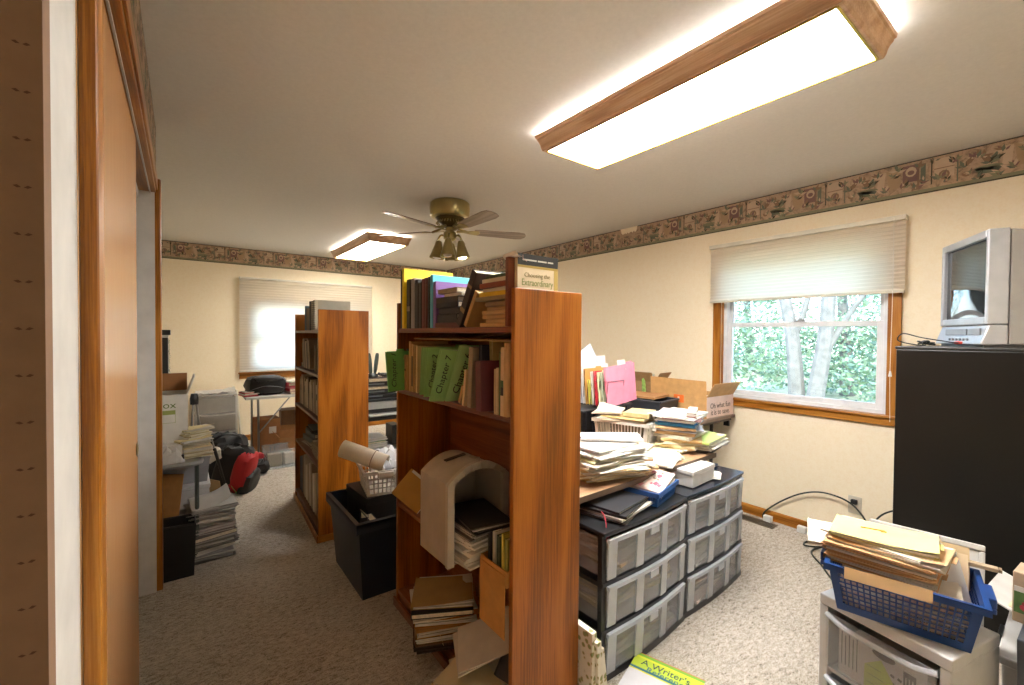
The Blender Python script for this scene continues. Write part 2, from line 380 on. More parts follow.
# printed paper border under the ceiling, in its own repeats
BZ = 2.232
def border(name, length, place, torn=None):
    """strip in local u (along) / v (up) made 1.2 mm thick, motifs a hair above"""
    b = MB(); hgt = H-BZ
    def q(pts, lay, m):
        n = len(pts); b.add([place(u, v, lay) for u, v in pts], [tuple(range(n))], m)
    edges = [(0, hgt)] if torn is None else None
    if torn is None: q([(0, 0), (length, 0), (length, hgt), (0, hgt)], 0.001, 0)
    else:
        t0, t1 = torn
        q([(0, 0), (t0, 0), (t0, hgt), (0, hgt)], 0.001, 0); q([(t1, 0), (length, 0), (length, hgt), (t1, hgt)], 0.001, 0)
        n = 14; us = [t0+(t1-t0)*i/n for i in range(n+1)]
        hs = [hgt if i in (0, n) else hgt*(0.72+0.13*rnd.random()) for i in range(n+1)]
        for i in range(n): q([(us[i], 0), (us[i+1], 0), (us[i+1], hs[i+1]), (us[i], hs[i])], 0.001, 0)
    q([(0, 0), (length, 0), (length, 0.008), (0, 0.008)], 0.0016, 1)
    if torn is None: q([(0, hgt-0.007), (length, hgt-0.007), (length, hgt), (0, hgt)], 0.0016, 1)
    else:
        q([(0, hgt-0.007), (torn[0], hgt-0.007), (torn[0], hgt), (0, hgt)], 0.0016, 1); q([(torn[1], hgt-0.007), (length, hgt-0.007), (length, hgt), (torn[1], hgt)], 0.0016, 1)
    q([(0, 0.008), (length, 0.008), (length, 0.026), (0, 0.026)], 0.0012, 4)
    rep = 0.53; k = -1
    while k*rep < length:
        rr = random.Random(5); o = k*rep
        def put(pts, lay, m):
            pts = [(o+u, v) for u, v in pts]
            if min(p[0] for p in pts) < 0.002 or max(p[0] for p in pts) > length-0.002: return
            if torn and max(p[0] for p in pts) > torn[0] and min(p[0] for p in pts) < torn[1] and max(p[1] for p in pts) > 0.14: return
            q(pts, lay, m)
        def rect(u, v, a, c, m, lay=0.0018, rz=0):
            put([(u+x*math.cos(rz)-y*math.sin(rz), v+x*math.sin(rz)+y*math.cos(rz)) for x, y in ((-a/2, -c/2), (a/2, -c/2), (a/2, c/2), (-a/2, c/2))], lay, m)
        def oval(u, v, a, c, m, lay=0.0020, rz=0, n=10):
            put([(u+a*math.cos(t)*math.cos(rz)-c*math.sin(t)*math.sin(rz), v+a*math.cos(t)*math.sin(rz)+c*math.sin(t)*math.cos(rz)) for t in (2*PI*i/n for i in range(n))], lay, m)
        def leafm(u, v, L, rz, m, lay=0.0022):
            w_ = L*0.2; pts = [(0, 0), (L*0.4, w_), (L, 0), (L*0.4, -w_)]
            put([(u+x*math.cos(rz)-y*math.sin(rz), v+x*math.sin(rz)+y*math.cos(rz)) for x, y in pts], lay, m)
        rect(0.06, 0.13, 0.085, 0.115, 3); rect(0.06, 0.13, 0.085, 0.005, 6, 0.002); oval(0.06, 0.09, 0.024, 0.026, 6); oval(0.06, 0.09, 0.015, 0.017, 7, 0.0022)
        rect(0.005, 0.11, 0.006, 0.15, 5); rect(0.113, 0.12, 0.006, 0.15, 1); rect(0.205, 0.135, 0.075, 0.10, 2); oval(0.205, 0.145, 0.026, 0.03, 3); oval(0.205, 0.14, 0.016, 0.014, 2, 0.0024)
        rect(0.15, 0.12, 0.022, 0.12, 5); rect(0.172, 0.12, 0.008, 0.13, 6)
        rect(0.285, 0.12, 0.06, 0.12, 7, 0.0017, -0.1); rect(0.345, 0.125, 0.035, 0.10, 3, 0.0018, 0.08)
        put([(0.36, 0.075), (0.47, 0.085), (0.45, 0.05), (0.385, 0.045)], 0.002, 5); oval(0.415, 0.08, 0.055, 0.014, 4)
        for u, v, n_, L in ((0.29, 0.13, 7, 0.034), (0.41, 0.10, 9, 0.07), (0.05, 0.05, 6, 0.03), (0.14, 0.07, 6, 0.035), (0.24, 0.06, 7, 0.045), (0.32, 0.05, 7, 0.05), (0.49, 0.06, 6, 0.04), (0.47, 0.15, 6, 0.05), (0.11, 0.17, 5, 0.035), (0.02, 0.15, 6, 0.04), (0.17, 0.16, 6, 0.04), (0.26, 0.16, 7, 0.05), (0.36, 0.15, 6, 0.04), (0.44, 0.14, 6, 0.045), (0.51, 0.11, 7, 0.05), (0.08, 0.07, 7, 0.05), (0.19, 0.04, 7, 0.045), (0.37, 0.03, 7, 0.04), (0.45, 0.03, 6, 0.04)):
            for i in range(n_): leafm(u+rr.uniform(-.012, .012), v+rr.uniform(-.01, .01), L*rr.uniform(.6, 1.1), rr.uniform(0.1, 3.0), rr.choice((4, 5, 1, 6, 2, 3)), 0.0022+0.00004*i)
        k += 1
    o = b.build(name, BORD); struct(o); return o
border('trim_6', YB-YN-0.02, lambda u, v, l: (XR-l, YN+0.01+u, BZ+v), (2.655-YN, 2.86-YN))
border('trim_7', XR-XA-0.03, lambda u, v, l: (XA+0.01+u, YB-l, BZ+v))
border('trim_8', 2.97-0.65, lambda u, v, l: (XL+l, 0.66+u, BZ+v))

# ---------------------------------------------------------------- windows
GLASS = pane_glass('window_pane_glass')
def sash(m, y0, y1, z0, z1, x, s=0.038, d=0.03):
    m.box(x, x+d, y0, y0+s, z0, z1).box(x, x+d, y1-s, y1, z0, z1).box(x, x+d, y0+s, y1-s, z0, z0+s).box(x, x+d, y0+s, y1-s, z1-s, z1)
wn = bpy.data.objects.new('window_1', None); COL.objects.link(wn); wn.location = (XR, 1.295, 0.88); struct(wn)
def wl(m): # shift into window-local space
    m.v = [(a-XR, b-1.295, c-0.88) for a, b, c in m.v]; return m
f = MB(); xo = XR+0.03
f.box(xo, xo+0.085, WY0+0.001, WY0+0.03, WZ0, WZ1-0.001).box(xo, xo+0.085, WY1-0.03, WY1-0.001, WZ0, WZ1-0.001).box(xo, xo+0.085, WY0+0.03, WY1-0.03, WZ0+0.001, WZ0+0.03).box(xo, xo+0.085, WY0+0.03, WY1-0.03, WZ1-0.03, WZ1-0.001)
wl(f).build('window_frame', VINYL, wn, bev=0.003)
f = MB(); sash(f, WY0+0.03, WY1-0.03, WZ0+0.03, 1.485, xo+0.012, 0.036, 0.03); f.box(xo+0.003, xo+0.012, 1.25, 1.34, 0.93, 0.945)
s1 = wl(f).build('lower_sash', VINYL, wn, bev=0.003)
f = MB(); sash(f, WY0+0.03, WY1-0.03, 1.455, WZ1-0.03, xo+0.046, 0.030, 0.028); s2 = wl(f).build('upper_sash', VINYL, wn, bev=0.003)
wl(MB().box(xo+0.025, xo+0.028, WY0+0.066, WY1-0.066, WZ0+0.066, 1.449)).build('pane', GLASS, s1)
wl(MB().box(xo+0.058, xo+0.061, WY0+0.06, WY1-0.06, 1.485, WZ1-0.06)).build('pane', GLASS, s2)
wl(MB().box(xo-0.012, xo+0.012, 1.235, 1.30, 1.486, 1.498).box(xo-0.014, xo-0.006, 1.245, 1.262, 1.498, 1.508)).build('latch', M('#8a8c8c', 0.4, 0.5), s1)
f = MB(); xi = XR-0.018
f.box(xi, XR-0.001, 0.70, 0.765, 0.885, 2.05).box(xi, XR-0.001, 1.825, 1.888, 0.885, 2.05); f.box(XR, xo, WY0-0.0, WY0+0.006, WZ0, WZ1).box(XR, xo, WY1-0.006, WY1, WZ0, WZ1)
wl(f).build('casing', TRIMZ, wn, bev=0.004)
f = MB().box(XR-0.02, XR-0.001, 0.69, 1.90, 0.825, 0.872).box(XR-0.035, xo, 0.70, 1.888, 0.872, 0.889)
wl(f).build('sill', TRIMY, wn, bev=0.004)
SHADE = fabric_translucent('cellular_shade_cloth', '#efe6d4', 0.62)
bl = thing('window_shade', 'cream cellular shade pulled halfway down over the tree-view window', 'blind', (XR-0.06, 1.285, 2.112), 0, 'cellular shades on the windows')
s = MB()
nz = 34; y0, y1 = -0.605, 0.605
pts = []
for i in range(nz+1):
    z = -0.03 - i*(0.418/nz); pts.append((0.0012 if i % 2 else -0.0012, z))
vs = [(x, y, z) for x, z in pts for y in (y0, y1)]
s.add(vs, [(2*i, 2*i+1, 2*i+3, 2*i+2) for i in range(nz)])
s.build('shade_cloth', SHADE, bl)
MB().box(-0.024, 0.034, y0-0.004, y1+0.004, -0.03, 0.0).build('head_rail', M('#e3dac4', 0.5), bl, bev=0.003)
MB().box(-0.015, 0.015, y0, y1, -0.465, -0.448).build('bottom_rail', M('#e3dac4', 0.5), bl, bev=0.003)
cd = MB().tube(bezpts([(-0.03, -0.555, -0.01), (-0.032, -0.556, -0.5), (-0.032, -0.552, -0.95), (-0.034, -0.557, -1.25)], 6), 0.0016, 6)
cd.build('pull_cord', M('#efe9da', 0.6), bl)
MB().lathe([(0.0, 0.03), (0.004, 0.03), (0.009, 0.0), (0.008, -0.004), (0, -0.004)], 12, (-0.032, -0.553, -0.97)).build('cord_tassel', M('#f2efe8', 0.4), bl, smooth=True)

wn = bpy.data.objects.new('window_2', None); COL.objects.link(wn); wn.location = (1.42, YB, 0.87); struct(wn)
def wl2(m): m.v = [(a-1.42, b-YB, c-0.87) for a, b, c in m.v]; return m
def ysash(m, a0, a1, z0, z1, y, s=0.04, d=0.03):
    m.box(a0, a0+s, y, y+d, z0, z1).box(a1-s, a1, y, y+d, z0, z1).box(a0+s, a1-s, y, y+d, z0, z0+s).box(a0+s, a1-s, y, y+d, z1-s, z1)
yo = YB+0.03
f = MB(); ysash(f, BX0+0.001, BX1-0.001, BZ0+0.001, BZ1-0.001, yo, 0.03, 0.085); f.box(1.40, 1.44, yo, yo+0.085, BZ0+0.03, BZ1-0.03); wl2(f).build('window_frame', VINYL, wn)
for a0, a1 in ((BX0+0.03, 1.40), (1.44, BX1-0.03)):
    f = MB(); ysash(f, a0, a1, BZ0+0.03, 1.34, yo+0.01, 0.03, 0.03); s1 = wl2(f).build('lower_sash', VINYL, wn)
    wl2(MB().box(a0+0.03, a1-0.03, yo+0.02, yo+0.023, BZ0+0.06, 1.31)).build('pane', GLASS, s1)
    f = MB(); ysash(f, a0, a1, 1.25, BZ1-0.03, yo+0.044, 0.06, 0.03); s1 = wl2(f).build('upper_sash', VINYL, wn)
    wl2(MB().box(a0+0.06, a1-0.06, yo+0.055, yo+0.058, 1.31, BZ1-0.09)).build('pane', GLASS, s1)
wl2(MB().box(0.57, 2.27, YB-0.03, yo, 0.855, 0.874).box(0.58, 2.26, YB-0.018, YB-0.001, 0.79, 0.855)).build('sill', TRIMX, wn, bev=0.004)
f = MB().box(0.63, 0.70, YB-0.016, YB-0.001, 0.874, 1.83).box(2.14, 2.21, YB-0.016, YB-0.001, 0.874, 1.83).box(0.63, 2.21, YB-0.016, YB-0.001, 1.76, 1.83)
wl2(f).build('casing', TRIMZ, wn, bev=0.003)
SHADE2 = fabric_translucent('drawn_shade_cloth', '#efe9dc', 0.62)
bl = thing('window_shade', 'pale cellular shade drawn fully down over the back window', 'blind', (1.415, YB-0.055, 2.078), 0, 'cellular shades on the windows')
nz = 70; pts = [(0.0012 if i % 2 else -0.0012, -0.025-i*(1.16/nz)) for i in range(nz+1)]
s = MB(); s.add([(x, y, z) for y, z in pts for x in (-0.835, 0.835)], [(2*i, 2*i+1, 2*i+3, 2*i+2) for i in range(nz)])
s.build('shade_cloth', SHADE2, bl)
MB().box(-0.838, 0.838, -0.02, 0.034, -0.025, 0.0).build('head_rail', M('#e3dccb', 0.5), bl, bev=0.003)
MB().box(-0.835, 0.835, -0.013, 0.013, -1.2, -1.183).build('bottom_rail', M('#e3dccb', 0.5), bl, bev=0.003)

# ---------------------------------------------------------------- ceiling lights
LENS = emis('glowing_diffuser', '#fffcf8', LAMP)
def lamp(label, cx, cy, hx=0.2, hy=0.642, lens=None):
    t = thing('ceiling_light', label, 'light', (cx, cy, H), 0, 'oak-framed ceiling lights')
    prof = [(0.0, -0.102), (0.014, -0.104), (0.018, -0.094), (0.020, -0.090), (0.023, -0.074), (0.029, -0.058), (0.035, -0.048), (0.036, -0.040), (0.042, -0.036), (0.044, -0.022), (0.026, -0.022), (0.0, -0.09)]
    f = MB(); P = []
    for sx, sy in ((-1, -1), (1, -1), (1, 1), (-1, 1)):
        P.append([(sx*(hx+o), sy*(hy+o), z) for o, z in prof])
    n = len(prof); vs = [p for r in P for p in r]; fs = []
    for k in range(4):
        for i in range(n):
            fs.append((k*n+i, k*n+(i+1) % n, ((k+1) % 4)*n+(i+1) % n, ((k+1) % 4)*n+i))
    f.add(vs, fs); f.build('wood_frame', LAMPW, t)
    e = MB(); e.box(-hx, hx, -hy, hy, -0.098, -0.094); e.box(-hx+0.03, hx-0.03, -hy+0.03, hy-0.03, -0.094, -0.006)
    e.build('diffuser', lens or LENS, t)
    b = MB()
    for a0, a1, c0, c1 in ((-hx-0.004, -hx+0.004, -hy, hy), (hx-0.004, hx+0.004, -hy, hy), (-hx, hx, -hy-0.004, -hy+0.004), (-hx, hx, hy-0.004, hy+0.004)):
        b.box(a0, a1, c0, c1, -0.1065, -0.1005)
    b.build('brass_bead', M('#b3923c', 0.3, 0.9), t)
    MB().box(-hx+0.035, hx-0.035, -hy+0.035, hy-0.035, -0.006, -0.0005).build('housing', WHITEP, t)
    return t
lamp('large glowing oak-framed ceiling light nearest the doorway', 1.726, 1.10, 0.197, 0.637)
lamp('oak-framed glowing ceiling light beyond the fan near the back wall', 1.76, 5.16, lens=emis('dimmer_glowing_diffuser', '#fff9ee', LAMP*0.68))

# ---------------------------------------------------------------- ceiling fan
t = thing('ceiling_fan', 'five-blade ceiling fan with antique brass body and bell lights', 'fan', (1.743, 3.156, H))
MB().lathe([(0.0, 0), (0.150, -0.001), (0.160, -0.012), (0.163, -0.05), (0.160, -0.10), (0.150, -0.118), (0.13, -0.126), (0.0, -0.126)], 40).build('motor_housing', BRASS, t, smooth=True)
v = MB()
v.lathe([(0.0, -0.127), (0.12, -0.127), (0.10, -0.15), (0.06, -0.185), (0.04, -0.2), (0.0, -0.2)], 32)
for i in range(28):
    a = 2*PI*i/28; v.rbox((0.096*math.cos(a), 0.096*math.sin(a), -0.152), (0.05, 0.007, 0.006), (0, rad(52), a), 1)
v.build('vent_skirt', [M('#5c5232', 0.35, 1.0), BRASS], t)
BLADET = wood('fan_blade_wood', '#6d5d55', '#85746a', '#978579', 'X', 2.0, 0.3)
for k in range(5):
    a = rad(53+72*k)
    pts = [(0.20, -0.045), (0.24, -0.055), (0.58, -0.066), (0.63, -0.055), (0.65, -0.02), (0.65, 0.02), (0.63, 0.055), (0.58, 0.066), (0.24, 0.055), (0.20, 0.045)]
    b = MB().prism(pts, 'Z', -0.003, 0.003).build('blade', BLADET, t, (0, 0, -0.222), (rad(-11), 0, a), bev=0.0015)
    i_ = MB().prism([(0.055, -0.018), (0.12, -0.012), (0.17, -0.03), (0.235, -0.036), (0.25, 0), (0.235, 0.036), (0.17, 0.03), (0.12, 0.012), (0.055, 0.018)], 'Z', -0.008, -0.0035)
    i_.tube([(0.05, 0, 0.03), (0.10, 0, 0.01), (0.16, 0, -0.006)], 0.009, 8)
    i_.build('blade_iron', BRASS, b)
st = MB().lathe([(0.0, -0.2), (0.034, -0.2), (0.036, -0.23), (0.05, -0.24), (0.052, -0.29), (0.034, -0.305), (0.014, -0.315), (0.010, -0.345), (0, -0.35)], 24).build('light_stem', BRASS, t, smooth=True)
BULB = emis('lit_bulb', '#fff1d6', 14.0)
for k in range(4):
    a = rad(53+90*k); ca, sa = math.cos(a), math.sin(a)
    arm = MB().tube(bezpts([(0.03*ca, 0.03*sa, -0.27), (0.07*ca, 0.07*sa, -0.262), (0.088*ca, 0.088*sa, -0.285), (0.092*ca, 0.092*sa, -0.315)], 5), 0.008, 8).build('light_arm', BRASS, t, smooth=True)
    c0 = (0.088*ca, 0.088*sa, -0.305); rt = (0, rad(-7), a)
    sh = MB().lathe([(0.014, 0.0), (0.024, -0.006), (0.030, -0.03), (0.038, -0.06), (0.048, -0.10), (0.062, -0.145), (0.060, -0.145), (0.045, -0.10), (0.034, -0.06), (0.02, -0.012), (0.0, -0.01)], 24).build('bell_shade', BRASS, t, c0, rt, smooth=True)
    lit = k == 3
    MB().lathe([(0.0, -0.03), (0.014, -0.035), (0.02, -0.07), (0.036, -0.115), (0.033, -0.142), (0.0, -0.155)], 18).build('bulb', BULB if lit else M('#d9d5cc', 0.3), sh, smooth=True)
ch = MB().tube([(0.03, -0.03, -0.3), (0.032, -0.032, -0.42)], 0.0012, 5); ch.lathe([(0, 0.012), (0.004, 0.006), (0.005, -0.008), (0, -0.014)], 8, (0.032, -0.032, -0.432))
ch.build('pull_chain', BRASS, t)

# ---------------------------------------------------------------- outlet, floor vent, cables
t = thing('wall_outlet', 'white wall outlet low on the right wall beside the cabinet', 'outlet', (XR, 0.915, 0.275))
MB().box(-0.006, -0.0005, -0.036, 0.036, -0.058, 0.058).build('cover_plate', M('#d8d0bc', 0.4), t, bev=0.002)
for z in (-0.022, 0.022):
    MB().lathe([(0.0, 0), (0.016, 0), (0.016, 0.002), (0, 0.002)], 20, (-0.008, 0, z), (0, -PI/2, 0)).build('socket', M('#c9c0aa', 0.4), t)
t = thing('floor_vent', 'brown metal floor register by the right baseboard', 'vent', (3.41, 1.49, 0))
MB().box(-0.05, 0.05, -0.14, 0.14, 0.0005, 0.004).build('register_plate', M('#6b5f4f', 0.4, 0.5), t)
g = MB()
for i in range(22): g.box(-0.036, 0.036, -0.125+i*0.0115, -0.120+i*0.0115, 0.004, 0.0052)
g.build('grille', M('#2a2622', 0.5), t)
CABLE = M('#17221b', 0.4)
tag(MB().tube(bezpts([(3.50, 1.470, 0.012), (3.497, 1.456, 0.06), (3.495, 1.354, 0.165), (3.49, 1.226, 0.262), (3.485, 1.105, 0.312), (3.48, 0.99, 0.313), (3.47, 0.908, 0.283), (3.45, 0.84, 0.215), (3.42, 0.80, 0.12), (3.40, 0.84, 0.012), (3.36, 0.95, 0.0075)], 8), 0.0055, 8).build('power_cable', CABLE, smooth=True), 'black power cable arching against the right wall above the baseboard', 'cable')
tag(MB().tube(bezpts([(3.47, 0.82, 0.15), (3.47, 0.79, 0.235), (3.47, 0.74, 0.295), (3.475, 0.68, 0.32), (3.475, 0.56, 0.30), (3.475, 0.45, 0.16), (3.475, 0.40, 0.008)], 8), 0.005, 8).build('power_cable', CABLE, smooth=True), 'short black cable looping into the gap behind the black cabinet', 'cable')
tag(MB().tube(bezpts([(3.44, 1.09, 0.0075), (3.36, 1.055, 0.0075), (3.33, 1.12, 0.0075), (3.26, 1.11, 0.0085), (3.30, 1.04, 0.012), (3.38, 1.02, 0.010), (3.20, 1.05, 0.0085), (3.05, 0.945, 0.0075), (2.92, 0.855, 0.0075), (2.70, 0.72, 0.0075), (2.5, 0.66, 0.0075)], 8), 0.0055, 8).build('extension_cable', CABLE, smooth=True), 'dark green cable coiled on the carpet behind the blue basket', 'cable')
pg = MB().box(-0.026, 0.0, -0.016, 0.016, -0.014, 0.014).build('power_plug', BLACKM, None, (XR-0.011, 0.915, 0.300), bev=0.003); tag(pg, 'black plug in the upper socket of the wall outlet', 'plug')
for y, l in ((1.425, 'small white adapter block under the arching cable by the baseboard'), (1.20, 'small white adapter block on the carpet nearer the blue basket')):
    tag(MB().box(-0.02, 0.02, -0.028, 0.028, 0.001, 0.045).build('power_adapter', WHITEP, None, (XR-0.05, y, 0), bev=0.006), l, 'adapter')

# ---------------------------------------------------------------- outdoors
gr = MB(); n = 24
GV = [[(3.7+i*1.1, -14+j*1.6, -0.75+0.12*math.sin(i*0.9+j)+0.045*i) for j in range(22)] for i in range(22)]
gr.add([p for r in GV for p in r], [(i*22+j, (i+1)*22+j, (i+1)*22+j+1, i*22+j+1) for i in range(21) for j in range(21)])
o = gr.build('ground', M('#a9ab93', 0.9, 0, 0.3, 3)); struct(o)
BARK = M('#77736f', 0.9, 0, 0.25, 8, 0.5)
LEAF = [M('#8ba281', 0.8, 0, 0.2, 1.5), M('#768e70', 0.8, 0, 0.2, 1.5), M('#a0b398', 0.8, 0, 0.2, 1.5), M('#758f80', 0.8, 0, 0.2, 1.5)]
def leaves(n, c, r, size, seed):
    m = MB(); q = random.Random(seed)
    for i in range(n):
        while True:
            p = Vector((q.uniform(-1, 1), q.uniform(-1, 1), q.uniform(-1, 1)))
            if p.length < 1: break
        p = p.normalized()*(p.length**0.6)
        p = Vector((c[0]+p.x*r[0], c[1]+p.y*r[1], c[2]+p.z*r[2]))
        s = size*q.uniform(0.6, 1.3); R = rotm(q.uniform(0, 6.28), q.uniform(-0.9, 0.9), q.uniform(0, 6.28))
        vs = [p + R @ Vector(v) for v in ((-s, 0, 0), (-0.2*s, -0.45*s, 0.08*s), (s, 0, 0), (-0.2*s, 0.45*s, 0.08*s))]
        m.add(vs, [(0, 1, 2, 3)], q.randrange(4))
    return m
def tree(label, x, y, z0, trunks, crown, nleaf, size, seed):
    t = thing('tree', label, 'tree', (x, y, z0), group='trees outside the window')
    m = MB()
    for pts, r0, r1 in trunks:
        P = bezpts(pts, 5); m.tube(P, [r0+(r1-r0)*i/(len(P)-1) for i in range(len(P))], 10)
    m.build('trunk', BARK, t, smooth=True)
    f = MB()
    for i, (c, r) in enumerate(crown):
        l = leaves(nleaf//len(crown), c, r, size, seed+i); f.add(l.v, l.f); f.m[-len(l.f):] = l.m
    f.build('foliage', LEAF, t)
    return t
tree('pale forked tree with two bare trunks seen through the window', 8.6, 3.05, -0.55,
     [([(0, 0, -0.2), (0.0, 0.04, 0.8), (-0.05, 0.12, 2.0), (0, 0.42, 3.4), (0.1, 0.6, 5)], 0.16, 0.06),
      ([(0, -0.2, -0.2), (-0.1, -0.26, 0.8), (-0.15, -0.42, 2.0), (-0.2, -0.5, 3.4), (-0.2, -0.6, 5)], 0.16, 0.07),
      ([(-0.13, -0.38, 1.6), (-0.1, -0.9, 2.6), (-0.1, -1.4, 3.0), (-0.1, -2.0, 2.8)], 0.05, 0.015),
      ([(-0.02, 0.1, 1.9), (0, -0.1, 2.6), (0, -0.2, 3.6)], 0.06, 0.03)],
     [((0.6, 1.0, 5.0), (1.4, 1.6, 1.0)), ((0.5, -1.0, 5.2), (1.4, 1.6, 1.0)), ((0.2, -2.3, 2.6), (0.6, 0.8, 0.7))], 2400, 0.08, 3)
hz = [(10.9, 0.7, 'leafy tree at the right edge of the window view'), (11.2, 6.3, 'leafy tree at the left edge of the window view'), (14.6, 4.0, 'broad leafy tree directly behind the forked trunks'), (18.4, 8.3, 'far pale tree behind the left leafy tree'), (18.6, 3.4, 'far pale tree behind the right leafy tree')]
for i, (x, y, l) in enumerate(hz):
    tree(l, x, y, -0.4+0.05*i, [([(0, 0, -0.2), (0.1, 0.1, 1.5), (0, 0.2, 3.5), (0.1, 0, 5)], 0.2, 0.06)],
         [((0, 0.3, 2.9), (1.7, 2.0, 1.5)), ((-0.3, -0.6, 1.3), (1.4, 1.9, 1.1)), ((0.2, 0.8, 1.0), (1.3, 1.8, 1.0)), ((0.3, -0.2, 3.6), (1.1, 1.3, 0.6))], 8000, 0.075, 20+i*7)
t = thing('railing', 'low white railing outside below the window', 'railing', (5.6, 1.9, -0.5))
MB().box(-0.03, 0.03, -2.2, 2.2, 1.02, 1.07).box(-0.02, 0.02, -2.2, 2.2, 0.25, 0.29).build('rail', WHITEP, t)
for k in range(5):
    MB().box(-0.04, 0.04, -2.2+k*1.1-0.04, -2.2+k*1.1+0.04, -0.28, 1.1).build('post', WHITEP, t)
# ================================================================ builders of things
def book(label, t, d, h, cover, loc, rz=0.0, lean=0.0, group=None, name='book', cat='book', pages=None, stripe=None, flat=False, tip=0.0):
    """spine faces local -X, thickness along Y, height along Z (flat: lies on its side, spine still -X)"""
    cm = M(cover, 0.5) if isinstance(cover, str) else cover
    z0 = abs(math.sin(lean))*t/2
    if flat:
        e = thing(name, label, cat, loc, rz, group, (0, tip, rz))
        c = MB().box(0, d, -h/2, h/2, 0, 0.0025).box(0, d, -h/2, h/2, t-0.0025, t).box(0, 0.003, -h/2, h/2, 0.0025, t-0.0025)
        p = MB().box(0.004, d-0.004, -h/2+0.004, h/2-0.004, 0.0026, t-0.0026)
    else:
        e = thing(name, label, cat, (loc[0], loc[1], loc[2]+z0), rz, group, (lean, 0, rz))
        c = MB().box(0, d, -t/2, -t/2+0.0025, 0, h).box(0, d, t/2-0.0025, t/2, 0, h).box(0, 0.003, -t/2+0.0025, t/2-0.0025, 0, h)
        p = MB().box(0.004, d-0.004, -t/2+0.0026, t/2-0.0026, 0.003, h-0.004)
    c.build('cover', cm, e, bev=0.0012); p.build('pages', pages or PAGES, e)
    if stripe:
        for a, b, col in stripe:
            if flat: MB().box(-0.0006, 0, -h/2+a*h, -h/2+b*h, 0.003, t-0.003).build('spine_label', M(col, 0.5), e)
            else: MB().box(-0.0006, 0, -t/2+0.002, t/2-0.002, a*h, b*h).build('spine_label', M(col, 0.5), e)
    return e

def folder(label, col, w, h, loc, rz=0.0, lean=0.0, fill=0.012, group=None, tabpos=0.7, text=None, cat='folder', shift=0.0, name='file_folder', rot=None, tsize=0.04):
    """upright folder; its front leaf is in the local XZ plane facing -Y, x 0..w"""
    e = thing(name, label, cat, loc, rz, group, rot if rot is not None else (lean, 0, rz))
    cm = M(col, 0.7)
    f = MB(); nx = 5
    for y, hh in ((-fill/2, h), (fill/2, h-0.001)):
        vs = []; 
        for i in range(nx+1):
            u = i/nx; b = 0.004*math.sin(PI*u)*(1 if y < 0 else -1)
            vs += [(u*w, y*0.3-b, 0), (u*w, y-b, hh)]
        f.add(vs, [(2*i, 2*i+2, 2*i+3, 2*i+1) for i in range(nx)])
    tb = w*tabpos
    f.add([(tb, fill/2, h-0.001), (tb+w*0.24, fill/2, h-0.001), (tb+w*0.22, fill/2, h+0.011), (tb+w*0.02, fill/2, h+0.011)], [(0, 1, 2, 3)])
    f.build('cover', cm, e, solid=0.0012)
    p = MB()
    for i in range(4):
        y = -fill*0.3+fill*0.2*i
        p.box(0.004+0.002*i, w-0.003-0.002*(i % 2), y*0.5, y*0.5+0.0012, 0.003, h*0.975+0.004*rnd.random())
    p.build('papers', PAPER, e)
    if text: lettering('handwriting', text, tsize, INK, e, (tsize*0.8, -fill/2-0.0056, h*0.52), (PI/2, -PI/2+0.06, 0), shear=0.2)
    return e

def sheaf(label, w, d, h, cols, loc, rz=0.0, group=None, n=None, jit=0.012, ang=0.09, curl=0.0, name='paper_sheaf', cat='papers', top=None, rot=None, dirc=0.0):
    """loose papers squared up by hand"""
    e = MB(); n = n or max(3, int(h/0.005)); mats = [M(c, 0.75) if isinstance(c, str) else c for c in cols]
    q = random.Random(hash((round(w, 4), round(d, 4), round(h, 4), n, len(label))) & 0xffff)
    th = h/n
    for i in range(n):
        last = i == n-1
        e.sheet(w*q.uniform(0.94, 1.0), d*q.uniform(0.94, 1.0), i*th, th*0.93, curl*(0.3+0.7*i/n)*q.uniform(0.6, 1.1), (q.uniform(-jit, jit), q.uniform(-jit, jit)), q.uniform(-ang, ang), (len(mats)-1) if (last and top) else q.randrange(len(mats)), 4, 0.0, dirc)
    o = e.build(name, mats, None, loc, rot if rot is not None else (0, 0, rz))
    return tag(o, label, cat, group)

def flatfolder(label, w, d, h, col, loc, rz=0.0, group=None, curl=0.01, papers=True, name='file_folder', open_=0.0, rot=None, cat='folder'):
    """folder lying flat with papers between its leaves"""
    e = thing(name, label, cat, loc, rz, group, rot if rot is not None else (0, 0, rz)); cm = M(col, 0.7)
    f = MB(); f.sheet(w, d, 0, 0.001); f.sheet(w, d-0.012, h-0.001, 0.001, curl, (0, -0.006), open_, 0, 6, 0, rnd.uniform(-.8, .8))
    k = 5; vs = []
    for i in range(k+1):
        a = -PI/2+PI*i/k; vs += [(-w/2-math.cos(a)*0.004, -d/2, h/2+math.sin(a)*h/2), (-w/2-math.cos(a)*0.004, d/2, h/2+math.sin(a)*h/2)]
    f.add(vs, [(2*i, 2*i+1, 2*i+3, 2*i+2) for i in range(k)])
    f.box(w/2-0.001, w/2+0.011, -d*0.05, d*0.22, h*0.4, h*0.4+0.001)
    f.build('cover', cm, e)
    if papers:
        p = MB(); n = max(2, int(h/0.004)); t = (h-0.003)/n
        for i in range(n): p.sheet(w*0.95, d*0.95, 0.0013+i*t, t*0.9, curl*0.6*i/n, (rnd.uniform(-.005, .008), rnd.uniform(-.008, .008)), rnd.uniform(-.03, .03), 0, 3)
        p.build('papers', PAPER if rnd.random() < 0.7 else PAPER2, e)
    return e

